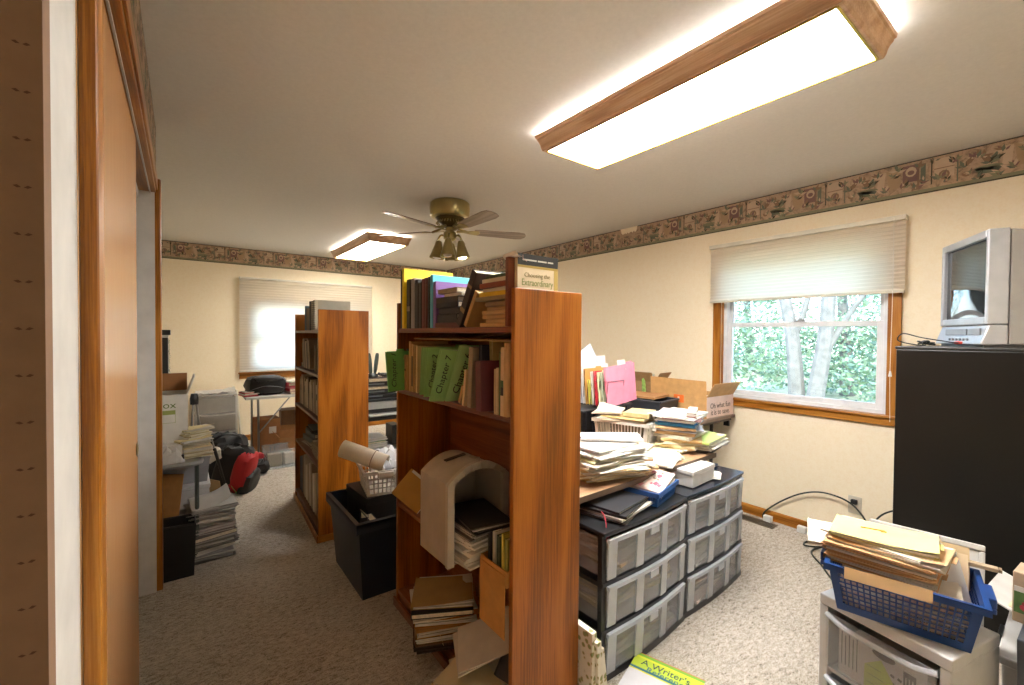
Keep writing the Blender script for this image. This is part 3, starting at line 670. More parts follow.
def pile(base, rz, items, where, group=None, spread=0.012, angs=0.12, curl=0.006):
    """items from bottom to top: (kind, w, d, h, colour, noun[, dx, dy, dr])"""
    z = base[2]; n = len(items)
    for i, it in enumerate(items):
        kind, w, d, h, col, noun = it[:6]; dx, dy, dr = it[6:9] if len(it) > 6 else (rnd.uniform(-spread, spread), rnd.uniform(-spread, spread), rnd.uniform(-angs, angs))
        c, s_ = math.cos(rz), math.sin(rz)
        loc = (base[0]+dx*c-dy*s_, base[1]+dx*s_+dy*c, z+0.0005)
        pos = 'topmost' if i == n-1 else ('bottommost' if i == 0 else ORD[n-1-i]+' from the top')
        lab = f'{noun}, {pos} in {where}'
        if kind == 'f': flatfolder(lab, w, d, h, col, loc, rz+dr, group)
        elif kind == 's': sheaf(lab, w, d, h, col if isinstance(col, list) else [col], loc, rz+dr, group, curl=rnd.uniform(0, curl), dirc=rnd.uniform(0, 6.28), ang=0.06+angs*0.45)
        elif kind == 'b': book(lab, h, w, d, col, (loc[0]-w/2*math.cos(rz+dr), loc[1]-w/2*math.sin(rz+dr), loc[2]), rz+dr, 0, group, flat=True)
        elif kind == 'e': envelope(lab, w, d, h, col, loc, rz+dr, group)
        z += h+0.001
    return z

def envelope(label, w, d, h, col, loc, rz=0.0, group=None, rot=None):
    e = thing('envelope', label, 'envelope', loc, rz, group, rot if rot is not None else (0, 0, rz)); cm = M(col, 0.7)
    m = MB(); P = [(-w/2, -d/2), (w/2, -d/2), (w/2, d/2), (-w/2, d/2)]
    b = [(x, y, 0) for x, y in P]; md = [(x*0.985, y*0.985, h/2) for x, y in P]; tp = [(x*0.9, y*0.9, h) for x, y in P]
    m.add(b+md+tp, [(3, 2, 1, 0)]+[(i, (i+1) % 4, 4+(i+1) % 4, 4+i) for i in range(4)]+[(4+i, 4+(i+1) % 4, 8+(i+1) % 4, 8+i) for i in range(4)]+[(8, 9, 10, 11)])
    m.build('pouch', cm, e)
    MB().add([(-w*.45, d*.45, h+.0006), (w*.45, d*.45, h+.0006), (w*.36, d*.25, h+.0006), (-w*.36, d*.25, h+.0006)], [(3, 2, 1, 0)]).build('flap', M(col, 0.65), e, solid=0.0006)
    return e

def basket(label, w, d, h, loc, rz, col, nx, ny, nz, taper=0.88, bar=0.006, group=None, name='basket', rim=0.014, solid_lo=0.18, solid_hi=0.0, handles=True, foot=0.004):
    """slotted plastic basket, x along w"""
    e = thing(name, label, 'basket', loc, rz, group); mt = M(col, 0.4)
    R4 = lambda s, z: [(-w/2*s, -d/2*s, z), (w/2*s, -d/2*s, z), (w/2*s, d/2*s, z), (-w/2*s, d/2*s, z)]
    B, T = R4(taper, 0), R4(1.0, h)
    m = MB()
    for k in range(4):
        b0, b1, t0, t1 = map(Vector, (B[k], B[(k+1) % 4], T[k], T[(k+1) % 4]))
        nrm = (b1-b0).cross(t0-b0).normalized()*0.0012
        def pt(u, v): return b0.lerp(b1, u).lerp(t0.lerp(t1, u), v)
        def pan(u0, u1, v0, v1):
            q = [pt(u0, v0), pt(u1, v0), pt(u1, v1), pt(u0, v1)]; m.frustum([p-nrm for p in q], [p+nrm for p in q])
        n = nx if k % 2 == 0 else ny; L = (b1-b0).length; hb = bar/L/2
        pan(0, 1, 0, solid_lo); 
        if solid_hi: pan(0, 1, 1-solid_hi, 1)
        e0 = 0.06 if k % 2 == 0 else 0.08
        pan(0, e0, solid_lo, 1-solid_hi); pan(1-e0, 1, solid_lo, 1-solid_hi)
        for i in range(1, n):
            u = e0+(1-2*e0)*i/n; pan(u-hb, u+hb, solid_lo, 1-solid_hi)
        for j in range(1, nz):
            v = solid_lo+(1-solid_lo-solid_hi)*j/nz; pan(e0, 1-e0, v-bar/h/2, v+bar/h/2)
    m.build('lattice_wall', mt, e)
    MB().box(-w/2*taper, w/2*taper, -d/2*taper, d/2*taper, 0, foot).build('bottom', mt, e)
    r = MB(); P = R4(1.0, h); O = [(x*(1+2*rim/w), y*(1+2*rim/d), h) for x, y, _ in P]
    for k in range(4):
        a, b, c, f = P[k], P[(k+1) % 4], O[(k+1) % 4], O[k]
        r.frustum([(x, y, h-0.004) for x, y, _ in (a, b, c, f)], [(x, y, h+0.002) for x, y, _ in (a, b, c, f)])
        r.frustum([(x, y, h-0.018) for x, y, _ in (f, c)]+[(x*0.995, y*0.995, h-0.018) for x, y, _ in (c, f)], [(x, y, h+0.002) for x, y, _ in (f, c)]+[(x*0.995, y*0.995, h+0.002) for x, y, _ in (c, f)])
    r.build('rim', mt, e)
    if handles:
        for s in (-1, 1):
            x = s*(w/2+rim+0.006)
            MB().box(x-0.012, x+0.012, -d*0.2, d*0.2, h-0.03, h-0.002).box(x-0.012, x+0.012, -d*0.2, -d*0.17, h-0.045, h-0.03).box(x-0.012, x+0.012, d*0.17, d*0.2, h-0.045, h-0.03).build('handle', mt, e, bev=0.003)
    return e

def carton(label, w, d, h, loc, rz, col='#b07e4a', flaps=(60, 60, 60, 60), group=None, rot=None, mat=None, openbox=True, cat='box', name='cardboard_box', fl=None):
    """open carton; flaps hinge outward by the given angles from vertical (front -Y, right, back, left); None leaves one off"""
    e = thing(name, label, cat, loc, rz, group, rot if rot is not None else (0, 0, rz)); mt = mat or M(col, 0.8, 0, 0.1, 25); t = 0.004
    m = MB().box(-w/2, w/2, -d/2, d/2, 0, t).box(-w/2, w/2, -d/2, -d/2+t, t, h).box(-w/2, w/2, d/2-t, d/2, t, h).box(-w/2, -w/2+t, -d/2+t, d/2-t, t, h).box(w/2-t, w/2, -d/2+t, d/2-t, t, h)
    if not openbox: m.box(-w/2, w/2, -d/2, d/2, h, h+t)
    m.build('body', mt, e)
    if openbox:
        fl = fl or min(w, d)*0.48
        for k, a in enumerate(flaps):
            if a is None: continue
            L = w if k % 2 == 0 else d; off = d/2 if k % 2 == 0 else w/2
            f = MB().box(-L/2+0.002, L/2-0.002, -t/2, t/2, 0, fl)
            Rz = Matrix.Rotation([0, PI/2, PI, -PI/2][k], 3, 'Z'); Rx = Matrix.Rotation(rad(a), 3, 'X')
            f.v = [tuple(Rz @ (Rx @ Vector(v) + Vector((0, -off+t/2, h)))) for v in f.v]
            f.build('flap', mt, e)
    return e

def bookcase(label, loc, rz, L, W, Ht, shelf_z, ply, shelfm, plinth):
    e = thing('bookcase', label, 'bookcase', loc, rz); t = 0.021
    for y in (0, L-t): MB().box(0, W, y, y+t, 0, Ht).build('side_panel', ply, e, bev=0.003)
    MB().box(W-0.012, W-0.004, t, L-t, 0.06, shelf_z[-1]).build('back_panel', shelfm, e)
    for z in shelf_z: MB().box(0.003, W-0.013, t+0.0005, L-t-0.0005, z-0.021, z).build('shelf', shelfm, e, bev=0.002)
    MB().box(0.012, 0.028, t, L-t, 0, shelf_z[0]-0.022).build('kick_board', shelfm, e)
    MB().box(-0.010, -0.0005, -0.01, L+0.01, 0, 0.045).box(-0.0005, W, -0.010, -0.0005, 0, 0.045).build('plinth', plinth, e, bev=0.003)
    return e

MILK = clear_plastic('milky_drawer_plastic', '#d6d8dc', 0.30); MILK2 = clear_plastic('ribbed_drawer_plastic', '#dfe2e6', 0.55); CLEAR = clear_plastic('clear_bin_plastic', '#d8dcde', 0.22)

def floral_mat():
    m, nt, out = newmat('floral_print_card')
    b = node(nt, 'ShaderNodeBsdfPrincipled', Roughness=0.7); v = coords(nt)
    vo = node(nt, 'ShaderNodeTexVoronoi', Scale=42.0); nt.links.new(v, vo.inputs['Vector'])
    no = node(nt, 'ShaderNodeTexNoise', Scale=30.0, Detail=2.0); nt.links.new(v, no.inputs['Vector'])
    a = node(nt, 'ShaderNodeMath', operation='MULTIPLY_ADD'); a.inputs[1].default_value = 0.6; nt.links.new(no.outputs['Fac'], a.inputs[0]); nt.links.new(vo.outputs['Distance'], a.inputs[2])
    nt.links.new(ramp(nt, a.outputs[0], [(0.52, lin('#8a9660')), (0.62, lin('#b3a06a')), (0.70, lin('#ddd7c2')), (0.85, lin('#e2dcc9'))]), b.inputs['Base Color'])
    nt.links.new(b.outputs[0], out.inputs['Surface']); return m

def drawer_tower(label, W, D, Hh, loc, rz, n, framem, wherelab, contents, lidmat=None, mk=None, mk2=None, nm='plastic_storage_chest'):
    mk = mk or MILK; mk2 = mk2 or MILK2
    """front faces -Y, x 0..W"""
    e = thing(nm, label, 'storage drawers', loc, rz, 'black three-drawer units' if 'black' in label else None)
    f = MB(); p = 0.022
    for x in (0, W-p):
        for y in (0.02, D-p): f.box(x, x+p, y, y+p, 0.0, Hh-0.012)
    def bowed(y_in): # bowed front edge outline
        return [(0, D)] + [(0, 0.02)] + [(W*i/10, 0.02-0.015*math.sin(PI*i/10)-y_in) for i in range(11)] + [(W, 0.02), (W, D)]
    step = (Hh-0.03)/n
    for i in range(n+1):
        z = 0.0 if i == 0 else 0.012+i*step-0.012
        if i < n: f.prism(bowed(0.004), 'Z', z, z+(0.030 if i == 0 else 0.018))
    f.box(0, 0.004, 0.03, D-0.01, 0.02, 0.05).box(W-0.004, W, 0.03, D-0.01, 0.02, 0.05)
    f.box(0, W, D-0.006, D-0.002, 0.02, Hh-0.02)
    f.build('frame', framem, e)
    MB().prism(bowed(0.010), 'Z', Hh-0.016, Hh).build('top_cover', lidmat or framem, e, bev=0.003)
    for i in range(n):
        z0 = 0.031+i*(step-0.002); z1 = z0+step-0.026; m = MB(); x0, x1 = p*0.5+0.012, W-p*0.5-0.012
        N = 12; top = []; 
        def fy(u): return 0.012-0.015*math.sin(PI*u)
        for k in range(N):
            u0, u1 = k/N, (k+1)/N; X0, X1 = x0+(x1-x0)*u0, x0+(x1-x0)*u1
            m.add([(X0, fy(u0)+0.006, z0), (X1, fy(u1)+0.006, z0), (X1, fy(u1), z1), (X0, fy(u0), z1), (X0, fy(u0)+0.009, z0), (X1, fy(u1)+0.009, z0), (X1, fy(u1)+0.003, z1), (X0, fy(u0)+0.003, z1)], [(0, 1, 2, 3), (7, 6, 5, 4), (3, 2, 6, 7), (0, 4, 5, 1)])
        m.box(x0, x0+0.003, 0.012, D-0.03, z0, z1-0.01).box(x1-0.003, x1, 0.012, D-0.03, z0, z1-0.01).box(x0, x1, 0.012, D-0.03, z0, z0+0.003)
        o = m.build('drawer', mk, e)
        for u0, u1 in ((0.0, 0.085), (0.30, 0.385), (0.62, 0.70), (0.925, 1.0)):
            q = []
            for u in (u0, u1): q.append((x0+(x1-x0)*u, fy(u)))
            (xa, ya), (xb, yb) = q
            MB().frustum([(xa, ya-0.001, z0), (xb, yb-0.001, z0), (xb, yb+0.004, z0), (xa, ya+0.004, z0)], [(xa, ya-0.008, z1-0.0165), (xb, yb-0.008, z1-0.0165), (xb, yb-0.001, z1-0.0165), (xa, ya-0.001, z1-0.0165)]).build('rib', mk2, o)
        l = MB()
        for k in range(N):
            u0, u1 = k/N, (k+1)/N; X0, X1 = x0+(x1-x0)*u0, x0+(x1-x0)*u1
            l.frustum([(X0, fy(u0)-0.012, z1-0.016), (X1, fy(u1)-0.012, z1-0.016), (X1, fy(u1)+0.003, z1-0.016), (X0, fy(u0)+0.003, z1-0.016)], [(X0, fy(u0)-0.012, z1), (X1, fy(u1)-0.012, z1), (X1, fy(u1)+0.003, z1), (X0, fy(u0)+0.003, z1)])
        l.box(W/2-0.03, W/2+0.03, fy(.5)-0.014, fy(.5)-0.008, z1-0.045, z1-0.016)
        l.build('pull_lip', mk2, o)
        if contents:
            nm2 = ['bottom', 'middle', 'top'][i] if n == 3 else ORD[i]
            R = Matrix.Rotation(rz, 3, 'Z'); c = R @ Vector((W*0.5, D*0.48, 0))
            hh = (z1-z0)*contents[i][1]
            sheaf(f'{contents[i][0]} showing through the {nm2} drawer of {wherelab}', W*0.78, D*0.72, hh, contents[i][2], (loc[0]+c.x, loc[1]+c.y, loc[2]+z0+0.004), rz, None, max(4, int(hh/0.012)), 0.02, 0.12)
    return e
# ================================================================ near bookcase and what is on it
PLY1 = wood('bookcase_oak_veneer', '#6e3c0c', '#965412', '#aa661e', 'Z', 1.0, 0.36)
SH1 = wood('bookcase_stained_shelf', '#5e3018', '#7c4423', '#91552d', 'Y', 1.0, 0.32)
bookcase('large oak bookcase nearest the camera, crammed with books and folders', (0.862, 1.127, 0), 0, 0.975, 0.310, 1.527, [0.09, 0.53, 1.10, 1.40], PLY1, SH1, SH1)
WB = 'top shelf of the near bookcase'
G1 = 'books on the top shelf of the near bookcase'
zt = 1.4005
def B(y, t, h, col, desc, d=0.2, x=0.872, lean=0.0, rz=0.0, stripe=None, z=zt, g=G1, nm='book'):
    return book(desc, t, d, h, col, (x, y, z), rz, lean, g, nm, stripe=stripe)
B(2.052, 0.018, 0.285, '#20201f', f'tall thin black book at the far end of the {WB}', 0.21, 0.865)
B(2.025, 0.022, 0.292, '#e8c81e', f'tall yellow book rising above its neighbours on the {WB}', 0.27, 0.862)
B(1.985, 0.040, 0.235, '#2b2722', f'thick black book right beside the tall yellow book', 0.2, stripe=[(0.35, 0.45, '#8a7d66')])
B(1.935, 0.040, 0.235, '#8f8a86', 'grey-jacketed thick book touching the thick black book on the top shelf', 0.2)
B(1.893, 0.034, 0.225, '#1b1918', f'dark rounded-spine volume before the maroon books on the {WB}', 0.19)
B(1.858, 0.028, 0.21, '#232020', f'shorter black volume touching the maroon books', 0.19)
B(1.826, 0.022, 0.222, '#6a2f2c', f'maroon hardback, farther one of two on the {WB}', 0.2)
B(1.800, 0.022, 0.225, '#54201f', f'maroon hardback, nearer one of two on the {WB}', 0.2)
B(1.770, 0.018, 0.226, '#17181b', f'black hardback against the turquoise book', 0.2)
B(1.742, 0.022, 0.232, '#5cb6cc', f'tall turquoise book standing on the {WB}', 0.27)
B(1.712, 0.026, 0.200, '#7b5a9a', f'purple book standing before the turquoise book', 0.235)
# flat stack between
zz = zt
for i, (t, w, h, col, desc) in enumerate([(0.020, 0.20, 0.19, '#5d2b23', 'reddish-brown flat book at the bottom of the dark stack'), (0.034, 0.20, 0.185, '#191413', 'black album lying second up in the dark stack'), (0.026, 0.20, 0.19, '#231b1c', 'black album with pale page edges in the middle of the dark stack'), (0.022, 0.21, 0.18, '#1d1718', 'black album near the top of the dark stack'), (0.022, 0.19, 0.17, '#3a332c', 'dark brown book lying on the black albums'), (0.012, 0.18, 0.14, '#e3dfd6', 'white booklet lying on the dark stack of albums'), (0.020, 0.17, 0.17, '#8b7c60', 'tan book topping the dark stack of albums')]):
    book(desc, t, w, h, col, (0.868+0.006*(i % 3), 1.595+0.006*((i*5) % 3)-(0.035 if i == 5 else 0), zz), rnd.uniform(-.06, .06), 0, 'stacked albums on the near bookcase', flat=True); zz += t+0.0008
# leaning books and stacked tan books
B(1.500, 0.036, 0.232, '#2a1a16', 'dark brown hardback leaning diagonally over the tan books', 0.21, 0.866, rad(31), stripe=[(0.25, 0.33, '#8a6a3a'), (0.7, 0.75, '#8a6a3a')])
B(1.455, 0.020, 0.150, '#b68d52', 'tan paperback leaning under the dark brown diagonal hardback', 0.2, 0.870, rad(33))
zz = zt
for i, (t, w, h, col, desc) in enumerate([(0.014, 0.2, 0.16, '#c79f63', 'tan paperback at the bottom of the tan stack'), (0.013, 0.19, 0.16, '#c9a56c', 'tan paperback second from the bottom of the tan stack'), (0.015, 0.2, 0.155, '#bb925a', 'tan paperback third from the bottom of the tan stack'), (0.013, 0.19, 0.150, '#c4a06a', 'tan paperback fourth from the bottom of the tan stack'), (0.014, 0.19, 0.145, '#a98655', 'brown paperback fifth from the bottom of the tan stack'), (0.016, 0.18, 0.14, '#8d7450', 'brown paperback sixth from the bottom of the tan stack')]):
    book(desc, t, w, h, col, (0.872+0.008*((i*2) % 3), 1.262+0.004*(i % 2), zz), rnd.uniform(-.08, .08), 0, 'tan paperbacks stacked on the near bookcase', flat=True); zz += t+0.0008
zz += 0.004
for i, (t, w, h, col, desc) in enumerate([(0.014, 0.215, 0.21, '#8e7f60', 'wide grey-tan book bridging the tan stack'), (0.016, 0.21, 0.17, '#d3ad25', 'mustard yellow book on top of the tan stack'), (0.012, 0.2, 0.16, '#dcd6c5', 'cream booklet on the mustard yellow book'), (0.018, 0.2, 0.175, '#8c4732', 'rust red book near the top of the tan stack'), (0.014, 0.19, 0.165, '#d8cfba', 'cream book just under the green topmost book'), (0.012, 0.18, 0.15, '#4b5a40', 'dark green book topmost over the tan stack')]):
    book(desc, t, w, h, col, (0.868+0.005*(i % 3), 1.275-0.005*i, zz), rnd.uniform(-.05, .05), 0, 'tan paperbacks stacked on the near bookcase', flat=True, tip=0.0); zz += t+0.0008
B(1.160, 0.016, 0.228, '#7b3c22', f'reddish-brown upright book against the near side panel', 0.15, 0.853, stripe=[(0.5, 0.8, '#6a2f1a')])
e = book('display book with black-topped cream cover standing above the near side panel', 0.016, 0.178, 0.240, '#d9c6a4', (0.875, 1.139+0.0, zt), 0, 0, None)
# black band, title and picture on its near cover (plane y = -0.008)
MB().box(0.0, 0.178, -0.0090, -0.0081, 0.203, 0.240).build('black_band', M('#1b1a18', 0.4), e)
MB().box(0.0, 0.178, -0.0089, -0.0081, 0.195, 0.203).build('gold_band', M('#a58a3e', 0.4), e)
MB().box(0.160, 0.178, -0.0089, -0.0081, 0.0, 0.195).build('gold_strip', M('#b49a52', 0.45), e)
lettering('title_lettering', 'Choosing the', 0.021, M('#8d7a4e', 0.6), e, (0.085, -0.0086, 0.171), (PI/2, 0, 0))
lettering('title_lettering', 'Extraordinary', 0.031, M('#7f8a4a', 0.6), e, (0.086, -0.0086, 0.146), (PI/2, 0, 0), wx=0.8)
lettering('author_lettering', 'RECIPES FOR A LIFE', 0.010, M('#d8d3c6', 0.6), e, (0.11, -0.0095, 0.221), (PI/2, 0, 0)) if False else None
MB().box(0.02, 0.08, -0.0095, -0.0090, 0.218, 0.223).box(0.085, 0.125, -0.0095, -0.0090, 0.218, 0.223).box(0.13, 0.155, -0.0095, -0.0090, 0.218, 0.223).build('small_print', M('#cfcabd', 0.6), e)
tag(MB().sheet(0.02, 0.10, 0, 0.0008, 0.02).build('bookmark', M('#e8e4da', 0.7), None, (0.868, 1.166, zt+0.235), (0.2, PI/2, 0)), 'white paper slip poking up beside the display book', 'bookmark')
tag(MB().sheet(0.018, 0.07, 0, 0.0008, 0.015).build('bookmark', M('#d8a79c', 0.7), None, (0.905, 1.162, zt+0.225), (0.5, PI/2, 0.2)), 'pink paper slip poking up beside the display book', 'bookmark')

# ---- second shelf
z2 = 1.1005; G2 = 'books and folders on the second shelf of the near bookcase'
def S2(y, t, h, col, desc, d=0.2, x=0.865, lean=0.0, stripe=None, rz=0.0): return book(desc, t, d, h, col, (x, y, z2), rz, lean, G2, stripe=stripe)
S2(2.062, 0.020, 0.200, '#3b3a2c', 'dark olive book at the far end of the second shelf', 0.2, 0.90)
S2(2.032, 0.022, 0.165, '#b28a58', 'short tan book behind the far green folder on the second shelf')
S2(2.004, 0.020, 0.172, '#b58c5b', 'tan book second from the far green folder', stripe=[(0.55, 0.6, '#5a3f24')])
S2(1.975, 0.014, 0.168, '#a37b4b', 'brown paperback third from the far green folder')
S2(1.950, 0.022, 0.238, '#c09a68', 'taller tan book standing in the middle of the tan paperbacks')
S2(1.922, 0.018, 0.225, '#c4a070', 'tan paperback with black spine print on the second shelf', stripe=[(0.12, 0.75, '#3a3226')])
S2(1.898, 0.018, 0.222, '#8d6c3e', 'brown paperback beside the spine-printed tan paperback')
S2(1.875, 0.016, 0.220, '#cbb07e', 'pale tan paperback touching the first upright green folder')
folder('plain green folder sticking out at the far end of the second shelf', '#74b45c', 0.22, 0.19, (0.775, 1.985, z2+0.0), rad(18), rad(-6), 0.012, G2, 0.3, 'Chapter 1', tsize=0.04)
folder('slim green folder on edge left of the Chapter 2 folder', '#9cc47c', 0.26, 0.215, (0.852, 1.812, z2), rad(4), rad(6), 0.014, G2)
folder('green folder marked Chapter 2 on the second shelf', '#9ac67a', 0.28, 0.218, (0.838, 1.740, z2), rad(2), rad(8), 0.014, G2, 0.5, 'Chapter 2', tsize=0.036)
folder('green folder marked Chapter 7, jutting over the shelf edge', '#9fcb7e', 0.30, 0.225, (0.798, 1.610, z2+0.002), rad(2), rad(18), 0.014, G2, 0.5, 'Chapter 7', rot=(rad(18), rad(4), rad(2)), tsize=0.040)
folder('green folder marked Chapter 6, nearest of the green folders', '#a6d088', 0.30, 0.250, (0.852, 1.576, z2+0.002), rad(0), rad(24), 0.014, G2, 0.5, 'Chapter 6', rot=(rad(24), rad(3), rad(0)), tsize=0.044)
S2(1.500, 0.018, 0.075, '#a98657', 'tan booklet wedged under the Chapter 6 folder', 0.2, 0.872, rad(24))
S2(1.437, 0.014, 0.14, '#d6b98a', 'short pale tan book before the Chapter 6 folder', 0.18, 0.852, rad(8))
S2(1.388, 0.028, 0.225, '#8d7a62', 'grey-brown thick book right of the short pale tan book', 0.21, 0.85, rad(3))
S2(1.352, 0.018, 0.235, '#22232e', 'dark navy upright book beside the burgundy album', 0.21, 0.875)
folder('cream folder of loose papers above the burgundy album', '#b9a468', 0.22, 0.262, (0.91, 1.325, z2), 0, rad(-2), 0.02, G2)
book('burgundy album with mottled red cover on the second shelf', 0.050, 0.22, 0.178, '#5c2328', (0.838, 1.302, z2), rad(-8), rad(-3), G2, pages=M('#8d7f8a', 0.8))
S2(1.224, 0.010, 0.155, '#bda27a', 'small cream booklet right of the burgundy album', 0.19, 0.852)
S2(1.212, 0.009, 0.16, '#c7b088', 'small pale booklet before the green-spined book', 0.19, 0.852)
S2(1.199, 0.012, 0.215, '#47602f', 'green-spined book on the second shelf', 0.2, 0.856)
S2(1.181, 0.019, 0.230, '#d0b185', 'cream binder with green and black spine band', 0.22, 0.852, 0, [(0.30, 0.42, '#1d1c1a'), (0.42, 0.52, '#3a5a36')])
S2(1.161, 0.017, 0.245, '#c39a66', 'tan binder nearest the side panel on the second shelf', 0.22, 0.852)
for i, (y, rz, l) in enumerate([(1.80, 0.2, 'curled brown papers lying over the tan paperbacks'), (1.68, -0.15, 'curled cream papers lying over the green folders'), (1.32, 0.1, 'bent brown papers under the shelf above the burgundy album')]):
    sheaf(l, 0.20, 0.26, 0.006, ['#9c7c50', '#b59a68'], (0.985, y, z2+0.248), rz, None, 3, curl=0.022, dirc=rz*5)

# ---- third shelf: arched plastic case, carton, trays
z3 = 0.5305
t = thing('storage_case', 'beige arched plastic case lying open on the third shelf', 'plastic case', (0.762, 1.385, z3), rad(1))
W_, D_, S_ = 0.262, 0.215, 0.300
def arch(ins, top): return [(ins, 0.0)] + [(ins, S_)] + [(ins+(W_-2*ins)*i/14, S_+(0.060-top)*(1-(2*i/14-1)**2)) for i in range(1, 14)] + [(W_-ins, S_), (W_-ins, 0.0)]
BEIGE = M('#a89a86', 0.45); BEIGE2 = M('#8f8470', 0.4)
O1, I1 = arch(0.0, 0.0), arch(0.012, 0.010)
m = MB(); n = len(O1)
vs = [(x, 0, z) for x, z in O1]+[(x, D_, z) for x, z in O1]+[(x, 0, z) for x, z in I1]+[(x, D_-0.01, z) for x, z in I1]
fs = []
for i in range(n-1):
    fs += [(i, i+1, n+i+1, n+i), (2*n+i, 3*n+i, 3*n+i+1, 2*n+i+1), (i, 2*n+i, 2*n+i+1, i+1)]
fs += [tuple(range(n, 2*n)), tuple(range(3*n, 4*n))]
m.add(vs, fs); m.box(0.0, W_, 0.001, D_, 0, 0.006)
m.build('shell', BEIGE, t)
r = MB()
O2, I2 = arch(-0.006, -0.006), arch(0.022, 0.022)
vs = [(x, -0.012, z) for x, z in O2]+[(x, 0.006, z) for x, z in O2]+[(x, -0.012, z) for x, z in I2]+[(x, 0.006, z) for x, z in I2]
r.add(vs, [f for i in range(n-1) for f in ((i, i+1, n+i+1, n+i), (2*n+i, 3*n+i, 3*n+i+1, 2*n+i+1), (i, 2*n+i, 2*n+i+1, i+1), (n+i, n+i+1, 3*n+i+1, 3*n+i))])
for i in range(2, n-2, 2):
    a, b = Vector((O2[i][0], -0.015, O2[i][1])), Vector((I2[i][0], -0.015, I2[i][1])); r.tube([a, b], 0.003, 5)
r.build('ribbed_rim', M('#b5a994', 0.4), t)
h_ = MB().rbox((W_*0.38, D_*0.55, S_+0.058), (0.09, 0.02, 0.004), (0, rad(-8), 0)); h_.build('hand_slot', M('#3a3028', 0.7), t)
MB().rbox((W_*0.62, D_*0.35, S_+0.058), (0.05, 0.006, 0.004), (0, rad(14), 0)).build('latch', M('#c2b7a4', 0.4), t)
e = flatfolder('gold-orange envelope sticking out beside the arched plastic case', 0.15, 0.14, 0.008, '#b3863c', (0.872, 1.905, z3+0.105), 0, None, 0, rot=(rad(78), rad(40), rad(-35)), name='envelope', cat='envelope')
wh3 = 'paper stack before the arched case'
zz = z3
c3 = carton('tan carton with its front flap hanging over the third shelf edge', 0.20, 0.160, 0.055, (0.955, 1.232, z3), 0, '#b98240', (None, None, None, None))
MB().box(-0.104, -0.101, -0.075, 0.075, -0.175, 0.04).build('front_flap', M('#b98240', 0.8, 0, 0.1, 25), c3)
for i, (y, t_, h, col, l) in enumerate([(1.172, 0.018, 0.15, '#8d8a3c', 'olive green booklet standing in the tan carton'), (1.194, 0.012, 0.16, '#c9b44a', 'yellow booklet standing in the tan carton'), (1.218, 0.02, 0.145, '#3b4a30', 'dark green book standing in the tan carton'), (1.246, 0.014, 0.15, '#cfc6b0', 'cream booklet standing in the tan carton'), (1.272, 0.018, 0.14, '#2c2a28', 'black book standing in the tan carton')]):
    book(l, t_, 0.17, h, col, (0.868, y, z3+0.0045), 0, 0, 'booklets in the tan carton')
sheaf('cream magazines fanned out before the arched plastic case', 0.17, 0.2, 0.105, ['#cfc4ae', '#bdb39c', '#e0d7c4'], (0.885, 1.415, z3+0.008), 0.06, None, 13, 0.012, 0.15)
sheaf('black magazines lying across the arched case opening', 0.17, 0.26, 0.022, ['#191817', '#2a2826', '#a9a296'], (0.895, 1.385, z3+0.150), rad(-6), None, 4, 0.01, 0.1)
sheaf('grey papers under the black magazines by the arched case', 0.17, 0.22, 0.03, ['#9b9384', '#6e675c'], (0.89, 1.40, z3+0.117), rad(4), None, 5, 0.01, 0.06)

# ---- bottom shelf
z1 = 0.0905
pile((0.905, 1.665, z1), rad(-26), [('s', .25, .24, .035, ['#3b2c20', '#57422e'], 'dark brown folders'), ('f', .26, .235, .030, '#7a5a33', 'brown folder stuffed with papers'), ('f', .25, .24, .024, '#b8894a', 'orange-tan folder'), ('f', .26, .235, .026, '#bd7f36', 'orange folder with papers'), ('s', .25, .24, .018, ['#d8cfba', '#c9bda2'], 'cream papers'), ('b', .25, .235, .022, '#26231f', 'black ring binder'), ('f', .25, .225, .014, '#ad8c55', 'tan folder with dark label')], 'the pile on the bottom shelf', 'folders piled on the bottom shelf')
sheaf('cream note card hanging over the bottom shelf edge', 0.09, 0.075, 0.002, ['#cdb98e'], (0.835, 1.60, 0.13), 0, None, 2, rot=(0.1, rad(70), rad(10)))
sheaf('fanned white papers slumped on the bottom shelf', 0.25, 0.22, 0.07, ['#bfb3a0', '#cdc3b2', '#a99d88'], (0.895, 1.30, z1), rad(-28), None, 9, 0.014, 0.22, rot=(rad(4), rad(-10), rad(-28)))
sheaf('cream folders spread under the fanned white papers', 0.26, 0.24, 0.07, ['#b59b6c', '#c8b58c', '#a68a5a'], (0.87, 1.30, z1-0.0+0.001), rad(15), None, 7, 0.02, 0.2)
sheaf('large bent newspaper on top of the fanned white papers', 0.24, 0.2, 0.012, ['#b9ae9c', '#c9bfae'], (0.90, 1.33, z1+0.15), rad(-30), None, 3, 0.01, 0.08, rot=(rad(8), rad(-20), rad(-30)), curl=0.02)
t = thing('tablet', 'black framed tablet leaning by the near side panel at shelf bottom', 'tablet', (0.868, 1.175, z1), 0, None, (rad(10), rad(24), rad(10)))
MB().box(0, 0.012, -0.015, 0.10, 0.0, 0.17).build('case', BLACKP, t, bev=0.006)
MB().box(-0.0006, 0.0002, -0.003, 0.088, 0.014, 0.156).build('screen', M('#4a4c50', 0.1), t)

